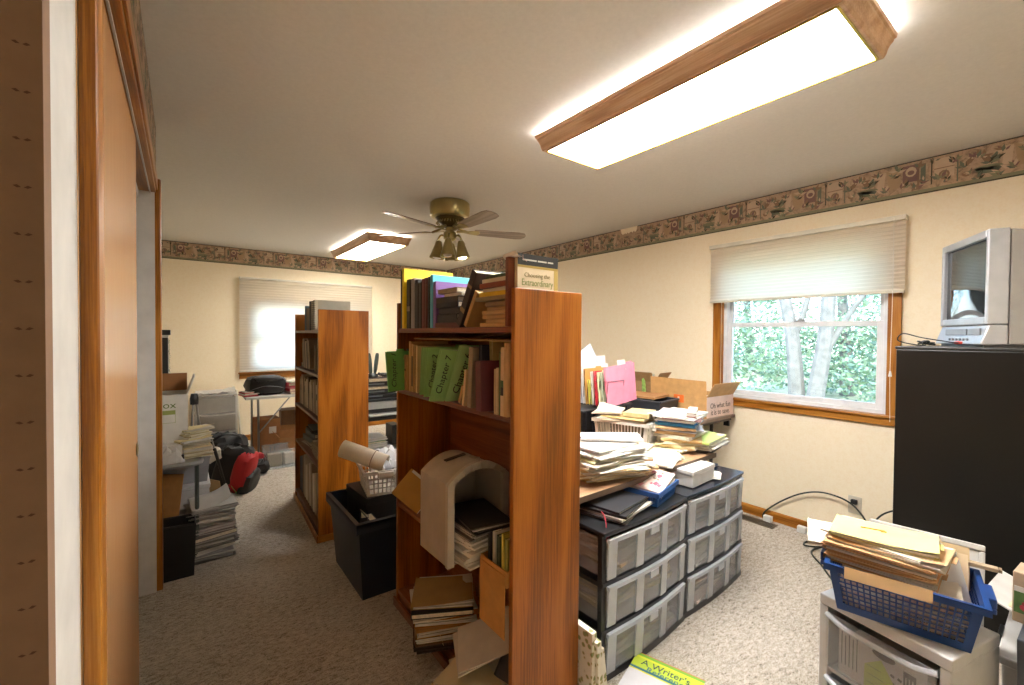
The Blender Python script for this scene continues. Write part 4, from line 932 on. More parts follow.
# ================================================================ far bookcase
PLY2 = wood('far_bookcase_veneer', '#723e0e', '#9c5914', '#b06c22', 'Z', 1.1, 0.3, 3.5)
L2 = (0.71, 3.03); A2 = rad(-2.5)
bookcase('oak bookcase standing farther back in the aisle', (*L2, 0), A2, 0.96, 0.325, 1.53, [0.085, 0.50, 0.80, 1.10, 1.395], PLY2, wood('far_shelf', '#5a3822', '#6d4a30', '#80593c', 'Y', 1.0, 0.4), TRIMX)
def W2(x, y): return (L2[0]+x*math.cos(A2)-y*math.sin(A2), L2[1]+x*math.sin(A2)+y*math.cos(A2))
def F(y, t, h, col, desc, z, d=0.2, x=0.03, lean=0.0, stripe=None, g=None):
    p = W2(x, y); return book(desc, t, d, h, col, (p[0], p[1], z+0.0005), A2, lean, g, stripe=stripe)
g = 'books on the top shelf of the far bookcase'
F(0.66, 0.035, 0.19, '#3f5a66', 'slate blue book on top of the far bookcase', 1.395, g=g)
F(0.60, 0.03, 0.17, '#6a5a48', 'brown book beside the slate blue book', 1.395, g=g)
F(0.55, 0.03, 0.165, '#8c7a64', 'grey-tan book second from the slate blue book', 1.395, g=g)
F(0.47, 0.035, 0.215, '#3a3129', 'tall dark brown book on top of the far bookcase', 1.395, g=g)
F(0.40, 0.03, 0.21, '#a99d80', 'tall tan book behind the spiral album', 1.395, g=g)
p = W2(0.02, 0.30)
t = thing('spiral_album', 'large cream spiral-bound album standing on the far bookcase', 'album', (p[0], p[1], 1.3955), A2)
MB().box(0.006, 0.25, -0.028, 0.028, 0, 0.215).build('pages', M('#bdb39a', 0.7), t, bev=0.004)
s = MB()
for k in range(14):
    s.lathe([(0.010+0.0022*math.cos(a), 0.0022*math.sin(a)) for a in (2*PI*i/6 for i in range(7))], 10, (0.006, 0.0, 0.012+k*0.0148), (0, 0, 0))
    s.box(-0.004, 0.012, -0.0285, 0.0285, 0.010+k*0.0148, 0.0135+k*0.0148, 1)
s.build('spiral_binding', [STEEL, M('#58534a', 0.5)], t)
MB().box(0.03, 0.25, -0.030, -0.0285, 0.004, 0.212).build('cover', M('#a8a290', 0.5), t)
g = 'books on the second shelf of the far bookcase'
cs = ['#6a5b49', '#8d7c66', '#5d4c3c', '#a08d74', '#4c4138', '#7b6a55', '#937f66']
for i in range(7):
    F(0.75-i*0.045, 0.026, 0.20+0.012*((i*3) % 4), cs[i], f'leaning brown-grey book, {ORD[i]} from the far end, far bookcase second shelf', 1.10, lean=rad(-14), g=g)
F(0.28, 0.02, 0.19, '#877660', 'upright tan book right of the leaning row in the far bookcase', 1.10, g=g)
p = W2(0.035, 0.20)
t = thing('framed_photo', 'small black picture frame tilted on the far bookcase', 'frame', (p[0], p[1], 1.1005), A2, None, (0, rad(14), A2+rad(-20)))
MB().box(0, 0.012, -0.06, 0.06, 0, 0.12).build('frame', BLACKP, t, bev=0.002); MB().box(-0.001, 0.0, -0.05, 0.05, 0.01, 0.11).build('picture', M('#3b3836', 0.3), t)
sheaf('flat grey booklets lying at the far end of the second shelf', 0.2, 0.14, 0.03, ['#8a7d68', '#6b6153'], (*W2(0.14, 0.87), 1.1005), A2, None, 4)
g = 'books on the third shelf of the far bookcase'
cs = ['#7d6c55', '#96836a', '#b09c7e', '#6d5b46', '#84725a', '#a5916f', '#c1b193', '#5b4b3c', '#9a876c', '#b5a384', '#7a6850', '#a9977c', '#8b7961', '#bfae90', '#6f5e4a', '#a28e70']
for i in range(16):
    h = 0.20+0.02*((i*7) % 5)/2
    F(0.90-i*0.053, 0.03+0.004*(i % 3), h, cs[i], f'drab book, {ORD[i]} from the far end on the third shelf of the far bookcase', 0.80, lean=rad(-4 if i % 4 else 0), stripe=[(0.5, 0.7, '#3b342a')] if i % 3 == 1 else None, g=g)
pile((*W2(0.15, 0.62), 0.5005), A2, [('s', .22, .30, .04, ['#c0b298', '#8d7f68'], 'cream papers'), ('b', .22, .28, .035, '#4f5648', 'grey-green album'), ('b', .21, .27, .03, '#3c3a32', 'dark album'), ('s', .2, .24, .03, ['#5e6a5c', '#39382f'], 'dark green booklets')], 'the flat stack low in the far bookcase', 'flat stack in the far bookcase')
pile((*W2(0.15, 0.30), 0.5005), A2, [('b', .22, .24, .03, '#9d8d70', 'tan book'), ('s', .21, .22, .04, ['#b5a88e', '#a39678'], 'cream booklets')], 'the small stack low in the far bookcase', 'flat stack in the far bookcase')
g = 'books on the bottom shelf of the far bookcase'
cs = ['#2f3b45', '#3c4a56', '#7f6f58', '#b9ad95', '#cfc5ae', '#a99b80', '#c7bca4', '#8d7d64', '#d3c9b4', '#b1a285', '#6e5f4b', '#c4b89e']
for i in range(12):
    F(0.88-i*0.068, 0.036, 0.27+0.02*((i*5) % 4), cs[i], f'tall volume, {ORD[i]} from the far end on the bottom shelf of the far bookcase', 0.085, 0.22, lean=rad(-3), g=g)

# ================================================================ drawers, table and their piles
FRB = M('#191a1c', 0.35)
A1 = rad(2.5)
conts = [('grey craft papers', 0.55, ['#8f867a', '#a59b8c', '#6f685f']), ('yellowish papers', 0.6, ['#b8a06a', '#8f8468', '#d0bd8a']), ('brown folders', 0.6, ['#8d745a', '#a08a6c', '#75624e'])]
drawer_tower('black three-drawer unit with clear drawers, nearer the near bookcase', 0.625, 0.39, 0.60, (1.312, 1.118, 0), A1, 3, FRB, 'the unit by the near bookcase', conts)
conts = [('pinkish cards', 0.6, ['#b08e86', '#cbb3a6', '#8a7d78']), ('folded grey papers', 0.55, ['#9c948c', '#b3aaa0', '#7d776f']), ('white booklets', 0.7, ['#d6cfc6', '#bdb4a8', '#8f979a'])]
drawer_tower('black three-drawer unit with clear drawers, nearer the window wall', 0.632, 0.39, 0.60, (1.941, 1.150, 0), A1, 3, FRB, 'the unit by the window wall', conts, M('#23262c', 0.18))
# table
t = thing('work_table', 'wood-topped table buried under paper piles behind the drawers', 'table', (1.85, 1.64, 0), rad(1.5))
MB().box(-0.62, 0.60, -0.36, 0.66, 0.678, 0.70).build('tabletop', TABLEW, t, bev=0.002)
MB().box(-0.623, 0.603, -0.363, -0.36, 0.676, 0.701).build('edge_band', M('#5c4a3a', 0.5), t)
for x, y in ((-0.56, 0.60), (0.54, 0.60)):
    MB().tube([(x, y, 0), (x, y, 0.678)], 0.016, 10).build('leg', M('#3b3733', 0.4, 0.5), t)
for x in (-0.56, 0.54):
    MB().tube([(x, -0.02, 0.0), (x, -0.02, 0.678)], 0.016, 10).build('leg', M('#3b3733', 0.4, 0.5), t)
MB().box(-0.6, 0.58, 0.55, 0.58, 0.60, 0.678).build('apron', M('#3b3733', 0.4, 0.5), t)
ZT = 0.7015
# front-left pile
wA = 'the big pile at the front table edge'
pile((1.62, 1.415, ZT), rad(-12), [('f', .34, .25, .012, '#c9ad74', 'manila folder'), ('s', .33, .26, .010, ['#ddd5c2', '#c8b88f'], 'mixed papers'), ('f', .34, .25, .012, '#b99761', 'brown folder'), ('s', .34, .25, .010, ['#e4dccb', '#d3c7a9'], 'cream papers'), ('f', .34, .24, .012, '#cdb07a', 'manila folder'), ('s', .33, .25, .010, ['#e8e2d4', '#efece4'], 'white papers'), ('f', .34, .25, .012, '#e0d6bd', 'cream folder'), ('s', .34, .25, .012, ['#f0ede6', '#e2dccd'], 'white forms'), ('f', .33, .24, .010, '#b5b58a', 'olive-edged folder'), ('s', .32, .25, .012, ['#f2efe9', '#e9e4d9'], 'white letters'), ('s', .33, .24, .014, ['#f1eee8'], 'crisp white sheets'), ('s', .31, .23, .014, ['#f1eee8', '#e8e2d2'], 'white typed pages')], wA, 'papers in the big front pile', 0.036, 0.26, 0.016)
pile((1.83, 1.435, ZT), rad(35), [('f', .30, .23, .014, '#c7a978', 'manila folder'), ('s', .28, .22, .012, ['#dfd2b8', '#cdb993'], 'buff papers'), ('f', .30, .23, .014, '#d0b184', 'pale manila folder'), ('s', .29, .21, .014, ['#e6dcc8', '#b99a72'], 'cream papers'), ('f', .29, .22, .012, '#caa88a', 'pinkish tan folder'), ('s', .28, .22, .010, ['#ece6da'], 'white sheets'), ('f', .28, .20, .012, '#d8c19a', 'buff folder')], 'the slanting pile beside the white basket', 'papers in the slanting pile', 0.03, 0.32, 0.016)
sheaf('rolled white sheet lying on the crisp white papers', 0.30, 0.09, 0.012, ['#efece6'], (1.70, 1.425, ZT+0.158), rad(-38), None, 4, 0.004, 0.03, curl=0.02, dirc=PI/2)
# magazines on the near drawer unit, small blue basket, white carton
pile((1.545, 1.27, 0.602), rad(14), [('s', .30, .21, .012, ['#3c3a38', '#8b8680'], 'glossy magazines'), ('b', .28, .21, .010, '#b9b4ab', 'grey booklet'), ('b', .29, .21, .012, '#1c1b1c', 'black pale-edged magazine'), ('b', .27, .2, .010, '#26262a', 'glossy black magazine')], 'the magazines on the near drawer unit', 'magazines on the near drawer unit', 0.012, 0.12)
tas = MB().tube(bezpts([(0, 0, 0.03), (-0.02, -0.03, 0.032), (-0.035, -0.055, 0.01), (-0.04, -0.06, -0.03)], 5), 0.0025, 6)
for k in range(7): tas.tube([(-0.04+0.004*(k-3), -0.062, -0.025), (-0.045+0.008*(k-3), -0.066, -0.06)], 0.0018, 5)
tag(tas.build('tassel', M('#c23a4a', 0.6), None, (1.40, 1.222, 0.605)), 'red tassel hanging off the magazines over the drawer unit', 'tassel')
basket('small blue slotted basket of cards on the near drawer unit', 0.25, 0.15, 0.065, (1.795, 1.255, 0.6025), rad(14), '#2b5a9e', 16, 9, 1, 0.9, 0.006, rim=0.008, handles=False, name='small_basket', solid_lo=0.2, solid_hi=0.15)
e = book('scrapbook with pink and brown collage cover in the small blue basket', 0.03, 0.20, 0.155, '#d9c3ba', (1.715, 1.240, 0.636), 0, 0, None, flat=True, name='scrapbook')
e.rotation_euler = (rad(4), rad(-12), rad(14))
cl = MB(); q = random.Random(4)
for i in range(26):
    x, y, r = q.uniform(.02, .18), q.uniform(-.06, .06), q.uniform(.006, .02); k = q.randrange(3, 7); a0 = q.uniform(0, 6)
    cl.add([(max(.003, min(.197, x+r*math.cos(a0+2*PI*j/k)*1.5)), max(-.074, min(.074, y+r*math.sin(a0+2*PI*j/k))), 0.0301+0.00006*i) for j in range(k)], [tuple(range(k))], i % 6)
cl.build('cover_collage', [M(c, 0.5) for c in ('#b5566a', '#e9e2d6', '#9a6d50', '#d48a92', '#f0ece4', '#7c4b52')], e)
t = thing('gift_box', 'small glossy white box on the drawer unit by the window wall', 'box', (2.17, 1.27, 0.6055), rad(4))
MB().box(-0.12, 0.12, -0.065, 0.065, 0, 0.062).build('body', M('#d9d7d3', 0.3), t, bev=0.003); MB().box(-0.123, 0.123, -0.068, 0.068, 0.062, 0.083).build('lid', M('#e6e4e0', 0.25), t, bev=0.003)
sheaf('folded white papers beside the small white box', 0.13, 0.1, 0.01, ['#e5e0d6'], (2.33, 1.26, 0.6055), 0.4, None, 3)
t = thing('notebook', 'dark blue notebook lying flat at the back of the drawer unit top', 'notebook', (2.45, 1.36, 0.6055), rad(10)); MB().box(-.09, .09, -.05, .05, 0, .012).build('cover', M('#2a3550', 0.3), t, bev=0.002); MB().box(-.087, .091, -.047, .047, .003, .009).build('pages', PAGES, t)
# white laundry basket on the table
WBK = basket('white slotted laundry basket heaped with papers on the table', 0.345, 0.185, 0.155, (2.205, 1.735, ZT), rad(105.6), '#f2efe8', 15, 8, 1, 0.9, 0.009, rim=0.012, solid_lo=0.12, solid_hi=0.10, name='laundry_basket')
pile((2.215, 1.735, ZT+0.012), rad(16), [('s', .09, .22, .06, ['#5d5342', '#6f6550'], 'brown papers'), ('s', .09, .22, .06, ['#6f6248', '#5f563f'], 'dark tan papers'), ('f', .155, .28, .02, '#c8b17c', 'tan folder'), ('s', .18, .27, .012, ['#e9e4d8', '#d3c6a6'], 'pale papers'), ('f', .20, .27, .010, '#bfa970', 'olive-tan folder')], 'the heap in the white laundry basket', 'papers in the laundry basket', 0.03, 0.25)
e = carton('shallow tan box lid lying on the laundry basket heap', 0.20, 0.15, 0.02, (2.255, 1.67, ZT+0.184), rad(22), '#c7b283', (), openbox=False); 
sheaf('crumpled cream papers at the far end of the laundry basket', 0.2, 0.16, 0.02, ['#d9cbb4', '#cbb6a2'], (2.18, 1.85, ZT+0.182), rad(30), None, 4, curl=0.03, dirc=0.5)
# tall mixed stack
pile((2.40, 1.50, ZT), rad(20), [('s', .29, .22, .022, ['#d9cfb4', '#c7a86a', '#efe9da'], 'yellow-edged papers'), ('f', .29, .22, .018, '#cfb98a', 'buff folder'), ('s', .28, .22, .018, ['#e7e0d0', '#d2c093'], 'cream papers'), ('f', .29, .22, .018, '#c2a06a', 'tan folder'), ('s', .28, .22, .016, ['#dfd6c0'], 'cream sheets'), ('f', .29, .22, .018, '#c9a677', 'brown-edged folder'), ('s', .29, .23, .014, ['#dcdce6', '#eceae6'], 'lilac-white papers'), ('f', .29, .22, .016, '#bd9a70', 'brown folder'), ('f', .29, .22, .016, '#3f8fc8', 'bright blue folder'), ('f', .28, .22, .012, '#2e6fb0', 'deeper blue folder'), ('s', .30, .22, .018, ['#d8d5cc', '#b9b2a6', '#7d5a55'], 'curled magazines'), ('s', .32, .24, .012, ['#efece6', '#e3ded2'], 'white sheets')], 'the tall stack right of the laundry basket', 'papers in the tall stack', 0.022, 0.28, 0.012)
sheaf('rolled newspaper with reddish end on the tall stack', 0.26, 0.05, 0.03, ['#cfc9bd', '#8a5550'], (2.42, 1.42, ZT+0.206), rad(28), None, 6, 0.004, 0.05)
pile((2.50, 1.405, ZT), rad(12), [('s', .27, .2, .02, ['#4b4a48', '#c9c3b6'], 'dark magazines'), ('s', .28, .21, .016, ['#dcd6c8', '#eeeae0'], 'white papers'), ('s', .29, .21, .018, ['#e6e2d8', '#cfc8b8'], 'grey-white papers'), ('f', .29, .22, .016, '#b9cc78', 'light green folder')], 'the low stack at the table corner', 'papers in the low corner stack', 0.014, 0.12)
sheaf('yellow papers tucked between the laundry basket and tall stack', 0.22, 0.16, 0.018, ['#d8c35c', '#e7dfb4', '#efeadf'], (2.17, 1.44, ZT), rad(40), None, 5, 0.012, 0.2)
sheaf('white letters spread at the table edge before the basket', 0.26, 0.17, 0.02, ['#efece6', '#e2dccd', '#b99fa0'], (2.03, 1.385, ZT), rad(24), None, 5, 0.02, 0.2)

# ---- folding table along the window wall
t = thing('folding_table', 'folding table under the carton along the window wall', 'table', (3.10, 2.75, 0))
MB().box(-0.36, 0.40, -1.06, 0.75, 0.735, 0.758).build('tabletop', M('#7d6a58', 0.5), t, bev=0.004)
MB().box(-0.34, 0.38, -1.04, 0.73, 0.712, 0.7345).build('apron', M('#453d36', 0.5, 0.3), t)
for x, y in ((-0.3, -0.9), (0.34, -0.9), (-0.3, 0.65), (0.34, 0.65)):
    MB().tube([(x, y, 0), (x, y, 0.712)], 0.014, 10).build('leg', M('#4a4540', 0.4, 0.6), t)
MB().box(0.355, 0.375, -1.03, -0.99, 0.665, 0.7115).build('bracket', BLACKP, t)
ZF = 0.7585
c = carton('open carton printed with a red-brown slogan beside the window', 0.375, 0.50, 0.16, (3.318, 1.962, ZF), rad(-2), '#c69a62', (30, None, None, 4), fl=0.12)
MB().box(-0.187, 0.187, -0.2512, -0.2502, 0.002, 0.158).build('printed_panel', M('#e9cdbb', 0.7), c)
lettering('slogan_lettering', 'Oh what fun', 0.058, M('#5c4038', 0.7), c, (0.0, -0.2518, 0.088), (PI/2, 0, 0), wx=0.95)
lettering('slogan_lettering', 'it is to save.', 0.058, M('#5c4038', 0.7), c, (0.0, -0.2518, 0.038), (PI/2, 0, 0), wx=0.95)
MB().box(-0.1884, -0.1878, -0.06, 0.03, 0.095, 0.155).build('orange_label', M('#e8742a', 0.6), c)
MB().box(-0.1888, -0.1885, -0.022, -0.006, 0.110, 0.140).build('label_mark', M('#f5e6d6', 0.6), c)
o = MB().box(-0.148, 0.148, -0.3265, -0.3255, 0.20, 0.245)
MB().rbox((0, -0.2925, 0.2425), (0.37, 0.001, 0.04), (rad(30), 0, 0)).build('orange_print', M('#e0663a', 0.7), c)
sheaf('white tissue and papers inside the open slogan carton', 0.32, 0.42, 0.12, ['#eceae6', '#dfe3ea'], (3.318, 1.962, ZF+0.005), rad(-2), None, 7, 0.006, 0.05, curl=0.05, dirc=1.2)
# box with packages, dark bin
carton('small brown box with bright packages on the folding table', 0.20, 0.24, 0.22, (3.32, 2.38, ZF), rad(6), '#a5825a', (35, None, None, 30))
for i, (dx, dy, c_, l) in enumerate([(-0.04, -0.04, '#9cc36a', 'green snack packet standing in the small brown box'), (0.04, 0.0, '#e3e6df', 'white packet standing in the small brown box'), (0.0, 0.06, '#c9cfb4', 'pale green packet at the back of the small brown box')]):
    m = MB(); m.frustum([(-.06, -.022, 0), (.06, -.022, 0), (.06, .022, 0), (-.06, .022, 0)], [(-.065, -.002, .25+.02*i), (.06, -.002, .27), (.06, .002, .27), (-.065, .002, .25+.02*i)])
    tag(m.build('food_packet', M(c_, 0.35, 0, 0.4, 40), None, (3.32+dx, 2.38+dy, ZF+0.005), (0.1*i, rad(8*(i-1)), 0.5*i), bev=0.004), l, 'packet', None)
t = thing('storage_bin', 'open dark grey bin on the folding table left of the carton', 'bin', (2.93, 2.08, ZF), rad(6))
m = MB()
b = [(-.13, -.15, 0), (.13, -.15, 0), (.13, .15, 0), (-.13, .15, 0)]; T_ = [(x*1.12, y*1.1, .125) for x, y, _ in b]
m.frustum(b, T_, 0, (True, False)); m.build('body', M('#33363c', 0.45), t, solid=0.004)
r = MB(); 
for k in range(4):
    a, c_ = T_[k], T_[(k+1) % 4]; r.tube([a, c_], 0.008, 8)
r.build('rim', M('#3d4149', 0.4), t)
carton('flat cardboard slab lying across the dark grey bin', 0.27, 0.28, 0.012, (2.94, 2.13, ZF+0.137), rad(10), '#b07f50', (), openbox=False)
# black file crate with folders on the table
t = thing('file_crate', 'black hanging-file crate at the back of the table behind the pile', 'crate', (2.28, 2.085, ZT), rad(5))
m = MB(); 
for y in (-0.13, 0.125): m.box(-0.27, 0.27, y, y+0.005, 0, 0.185)
for x in (-0.27, 0.265): m.box(x, x+0.005, -0.125, 0.125, 0, 0.185)
m.box(-0.265, 0.265, -0.125, 0.125, 0, 0.005); m.build('body', BLACKP, t)
r = MB(); r.box(-0.28, 0.28, -0.14, -0.125, 0.182, 0.194).box(-0.28, 0.28, 0.125, 0.14, 0.182, 0.194).box(-0.28, -0.262, -0.125, 0.125, 0.182, 0.194).box(0.262, 0.28, -0.125, 0.125, 0.182, 0.194)
for k in range(8): r.box(-0.24+k*0.065, -0.232+k*0.065, -0.1365, -0.1302, 0.02, 0.18)
r.build('rim', M('#26272b', 0.35), t); MB().box(-0.262, 0.262, -0.125, 0.125, 0.17, 0.178).build('lid', M('#2d2f36', 0.35), t)
ZC = ZT+0.195
so = thing('file_sorter', 'black wire file sorter holding folders on the black crate', 'file sorter', (2.36, 2.055, ZC), rad(6))
m = MB()
for k in range(8):
    y = 0.11-k*0.032; m.tube([(-0.13, y, 0.004), (-0.13, y-0.012, 0.17), (0.06, y-0.012, 0.17), (0.06, y, 0.004)], 0.0025, 6)
for x in (-0.13, 0.06): m.tube([(x, 0.12, 0.004), (x, -0.125, 0.004)], 0.003, 6)
m.build('wire_rack', BLACKP, so)
m = MB()
for i, (w_, h_, col, l) in enumerate([(0.27, 0.285, '#e6e6e8', 'tall white folder at the back of the file sorter'), (0.26, 0.235, '#ece9e4', 'white folder before the tall white one in the file sorter'), (0.25, 0.215, '#c9964f', 'orange-tan folder in the file sorter'), (0.25, 0.15, '#d9d05e', 'short yellow folder in the file sorter'), (0.25, 0.20, '#e6dccb', 'cream folder just behind the red one in the file sorter'), (0.25, 0.205, '#c22f38', 'red folder in the file sorter'), (0.25, 0.20, '#d8cfa8', 'buff folder between the red and pink folders'), (0.25, 0.20, '#b4bb9c', 'pale green folder just behind the pink one')]):
    y = 0.100-i*0.0275
    folder(l, col, w_*1.2, h_*1.14, (2.36-0.135-y*0.1, 2.055+y*0.99-0.014, ZC+0.004), rad(6), rad(-5), 0.012, 'folders in the file sorter', 0.3+0.08*i if i < 6 else 0.2)
folder('large pink folder at the front of the file sorter', '#e8899c', 0.355, 0.265, (2.245, 1.918, ZC+0.001), rad(6), rad(-4), 0.014, None, 0.75, rot=(rad(-4), rad(-4), rad(6)))
tag(MB().sheet(0.24, 0.30, 0, 0.001, 0.02).build('paper_sheet', M('#c7d6ea', 0.7), None, (2.33, 2.17, ZC+0.23), (rad(78), rad(-28), rad(12))), 'pale blue-white sheet poking up at an angle behind the file sorter', 'paper')
tag(MB().sheet(0.09, 0.07, 0, 0.001, 0.01).build('note_card', M('#ece7da', 0.7), None, (2.42, 1.955, ZC+0.275), (rad(82), 0, rad(8))), 'white index card sticking up behind the pink folder', 'card')

# ================================================================ black filing cabinet, television
BLK = M('#0f0d0a', 0.36, 0, 0.15, 6, 0, 0.4)
t = thing('filing_cabinet', 'tall black steel filing cabinet turned sideways by the window', 'cabinet', (3.025, 0.235, 0))
m = MB().box(-0.23, 0.23, -0.34, 0.34, 0.012, 1.318); m.build('body', BLK, t, bev=0.004)
MB().box(-0.234, 0.234, -0.344, 0.344, 1.3185, 1.333).build('top_cover', M('#1d1c19', 0.4), t, bev=0.004)
MB().box(-0.22, 0.22, -0.33, 0.33, 0, 0.012).build('base', BLACKP, t)
for k in range(4):
    d_ = MB().box(-0.215, 0.215, -0.356, -0.345, 0.03+k*0.322, 0.34+k*0.322).build('drawer', BLK, t, bev=0.003)
    MB().box(-0.06, 0.06, -0.376, -0.357, 0.22+k*0.322, 0.235+k*0.322).build('handle', STEEL, d_, bev=0.003)
st = MB().box(-0.001, 0.0, -0.07, 0.0, 0, 0.14)
o = thing('sticker', 'orange and cream picture magnet on the side of the black cabinet', 'magnet', (2.799, 0.175, 0.735))
MB().box(-0.002, 0.0, -0.07, 0.0, 0, 0.16).build('card', M('#cbb58a', 0.5), o); MB().box(-0.0026, -0.0021, -0.065, -0.005, 0.05, 0.115).build('picture', M('#c9713a', 0.5, 0, 0.4, 40), o)
MB().box(-0.0026, -0.0021, -0.065, -0.005, 0.012, 0.035).build('caption_strip', M('#6a5a3a', 0.5), o)
# television: front bottom corners (2.785,.277)->(3.18,.478)
TA = math.atan2(0.201, 0.395)
t = thing('television', 'silver tube television standing on the black filing cabinet', 'television', (2.787, 0.275, 1.3335), TA)
SILV = M('#aeb0b4', 0.35, 0.4); SILV2 = M('#9b9894', 0.45, 0.1)
W_, Hh = 0.455, 0.515
# local x along screen (near -> far), local y outwards of the screen, z up
m = MB()
m.frustum([(0, -0.07, 0.012), (W_, -0.07, 0.012), (W_, 0.02, 0.012), (0, 0.02, 0.012)], [(0, -0.07, 0.10), (W_, -0.07, 0.10), (W_, -0.008, 0.10), (0, -0.008, 0.10)])
bz = 0.022
m.box(0, bz, -0.07, 0.0, 0.101, Hh).box(W_-bz, W_, -0.07, 0.0, 0.101, Hh).box(bz, W_-bz, -0.07, 0.0, Hh-0.035, Hh).box(bz, W_-bz, -0.07, 0.0, 0.101, 0.135)
m.build('front_bezel', SILV, t, bev=0.006, seg=3)
s = MB(); N = 8; vs = []
for j in range(N+1):
    for i in range(N+1):
        u, v = i/N*2-1, j/N*2-1
        vs.append((bz+(W_-2*bz)*i/N, -0.022+0.012*(1-u*u)*(1-v*v)+0.004, 0.135+(Hh-0.17)*j/N))
s.add(vs, [(j*(N+1)+i, j*(N+1)+i+1, (j+1)*(N+1)+i+1, (j+1)*(N+1)+i) for j in range(N) for i in range(N)])
s.build('screen', M('#2a2e30', 0.05, 0, 0.02, 5, 0, 0.9), t, smooth=True)
b = MB(); b.frustum([(0.004, -0.072, 0.012), (W_-0.004, -0.072, 0.012), (W_-0.004, -0.072, Hh-0.004), (0.004, -0.072, Hh-0.004)], [(0.02, -0.20, 0.012), (W_-0.02, -0.20, 0.012), (W_-0.02, -0.20, Hh-0.02), (0.02, -0.20, Hh-0.02)])
b.build('side_shell', SILV2, t, bev=0.006)
b = MB(); b.frustum([(0.022, -0.201, 0.012), (W_-0.022, -0.201, 0.012), (W_-0.022, -0.201, Hh-0.025), (0.022, -0.201, Hh-0.025)], [(0.12, -0.40, 0.03), (W_-0.12, -0.40, 0.03), (W_-0.12, -0.40, Hh-0.18), (0.12, -0.40, Hh-0.18)])
b.build('back_shell', M('#17171a', 0.5), t, bev=0.006)
MB().box(0.03, 0.13, 0.004, 0.011, 0.055, 0.085).box(0.15, 0.36, 0.004, 0.011, 0.055, 0.085).build('speaker_panel', M('#8b8d92', 0.4, 0.3), t, bev=0.002)
k_ = MB()
for i in range(6): k_.lathe([(0, 0), (0.006, 0), (0.006, 0.006), (0, 0.006)], 10, (0.12+i*0.035, 0.014, 0.035), (-PI/2, 0, 0))
k_.build('buttons', M('#76787c', 0.4), t)
MB().box(0.02, W_-0.02, -0.30, 0.0, 0, 0.012).build('base', M('#6c6e72', 0.5), t)
tag(MB().tube(bezpts([(2.93, 0.375, 1.352), (2.90, 0.40, 1.355), (2.90, 0.50, 1.375), (2.92, 0.575, 1.395), (2.95, 0.60, 1.36), (2.96, 0.53, 1.3385), (2.98, 0.50, 1.3385)], 7), 0.003, 6).build('video_cable', M('#1b1b1b', 0.4), smooth=True), 'thin black video cable looping off the cabinet top before the television', 'cable')
t = thing('cable_plug', 'red video plug at the front corner of the television', 'plug', (2.925, 0.362, 1.352), rad(60)); MB().lathe([(0, 0), (0.006, 0), (0.008, 0.02), (0.005, 0.035), (0, 0.035)], 10, rot=(0, PI/2, 0)).build('grip', M('#d8452e', 0.4), t); MB().lathe([(0, 0.0355), (0.003, 0.0355), (0.003, 0.045), (0, 0.045)], 8, rot=(0, PI/2, 0)).build('pin', STEEL, t)
tg = MB()
for k in range(5): tg.tube(bezpts([(rnd.uniform(-.05, .05), rnd.uniform(-.03, .03), 0.006+rnd.uniform(0, .02)) for _ in range(5)], 5), 0.004, 6)
tag(tg.build('cable_bundle', M('#20281f', 0.4), None, (2.97, 0.50, 1.334), smooth=True), 'tangled dark cable bundle on the cabinet before the television', 'cable')

# ================================================================ white cart, blue basket and boxes at the lower right
CW = M('#dcdad6', 0.4); AC = rad(-13.5)
t = thing('storage_cart', 'white plastic cart with clear drawers under the blue basket', 'storage cart', (1.742, 0.545, 0), rad(-103.5))
Wc, Dc, Hc = 0.345, 0.275, 0.50
m = MB()
m.box(0, Wc, 0, Dc, Hc-0.035, Hc).box(0, 0.028, 0, Dc, 0, Hc-0.035).box(Wc-0.028, Wc, 0, Dc, 0, Hc-0.035).box(0.028, Wc-0.028, Dc-0.01, Dc, 0, Hc-0.035).box(0.028, Wc-0.028, 0.01, Dc-0.01, 0.03, 0.045).box(0.028, Wc-0.028, 0.01, Dc-0.01, 0.245, 0.26)
m.build('frame', CW, t, bev=0.010, seg=3)
for i, (z0, z1) in enumerate(((0.055, 0.235), (0.268, 0.448))):
    d_ = MB(); x0, x1 = 0.032, Wc-0.032
    d_.box(x0, x1, -0.004, 0.0, z0, z1).box(x0, x0+0.003, 0, Dc-0.03, z0, z1).box(x1-0.003, x1, 0, Dc-0.03, z0, z1).box(x0, x1, 0, Dc-0.03, z0, z0+0.003)
    o = d_.build('drawer', CLEAR, t)
    l = MB(); l.tube(bezpts([(x0-0.004, -0.006, z1-0.004), (x0+0.02, -0.014, z1-0.008), (x0+0.06, -0.020, z1-0.014), (Wc/2, -0.022, z1-0.016), (x1-0.06, -0.020, z1-0.014), (x1-0.02, -0.014, z1-0.008), (x1+0.004, -0.006, z1-0.004)], 5), 0.008, 8); l.build('pull_lip', MILK2, o, smooth=True)
    R = Matrix.Rotation(rad(-103.5), 3, 'Z'); c = R @ Vector((Wc/2, Dc*0.5, 0))
    sheaf('printed white pages behind the clear '+('lower' if i == 0 else 'upper')+' drawer front of the white cart', Wc-0.10, Dc-0.10, 0.10, ['#e6ded2', '#d8cfc2', '#efe9df'], (1.742+c.x, 0.545+c.y, z0+0.004), rad(-103.5), None, 12, 0.006, 0.04)
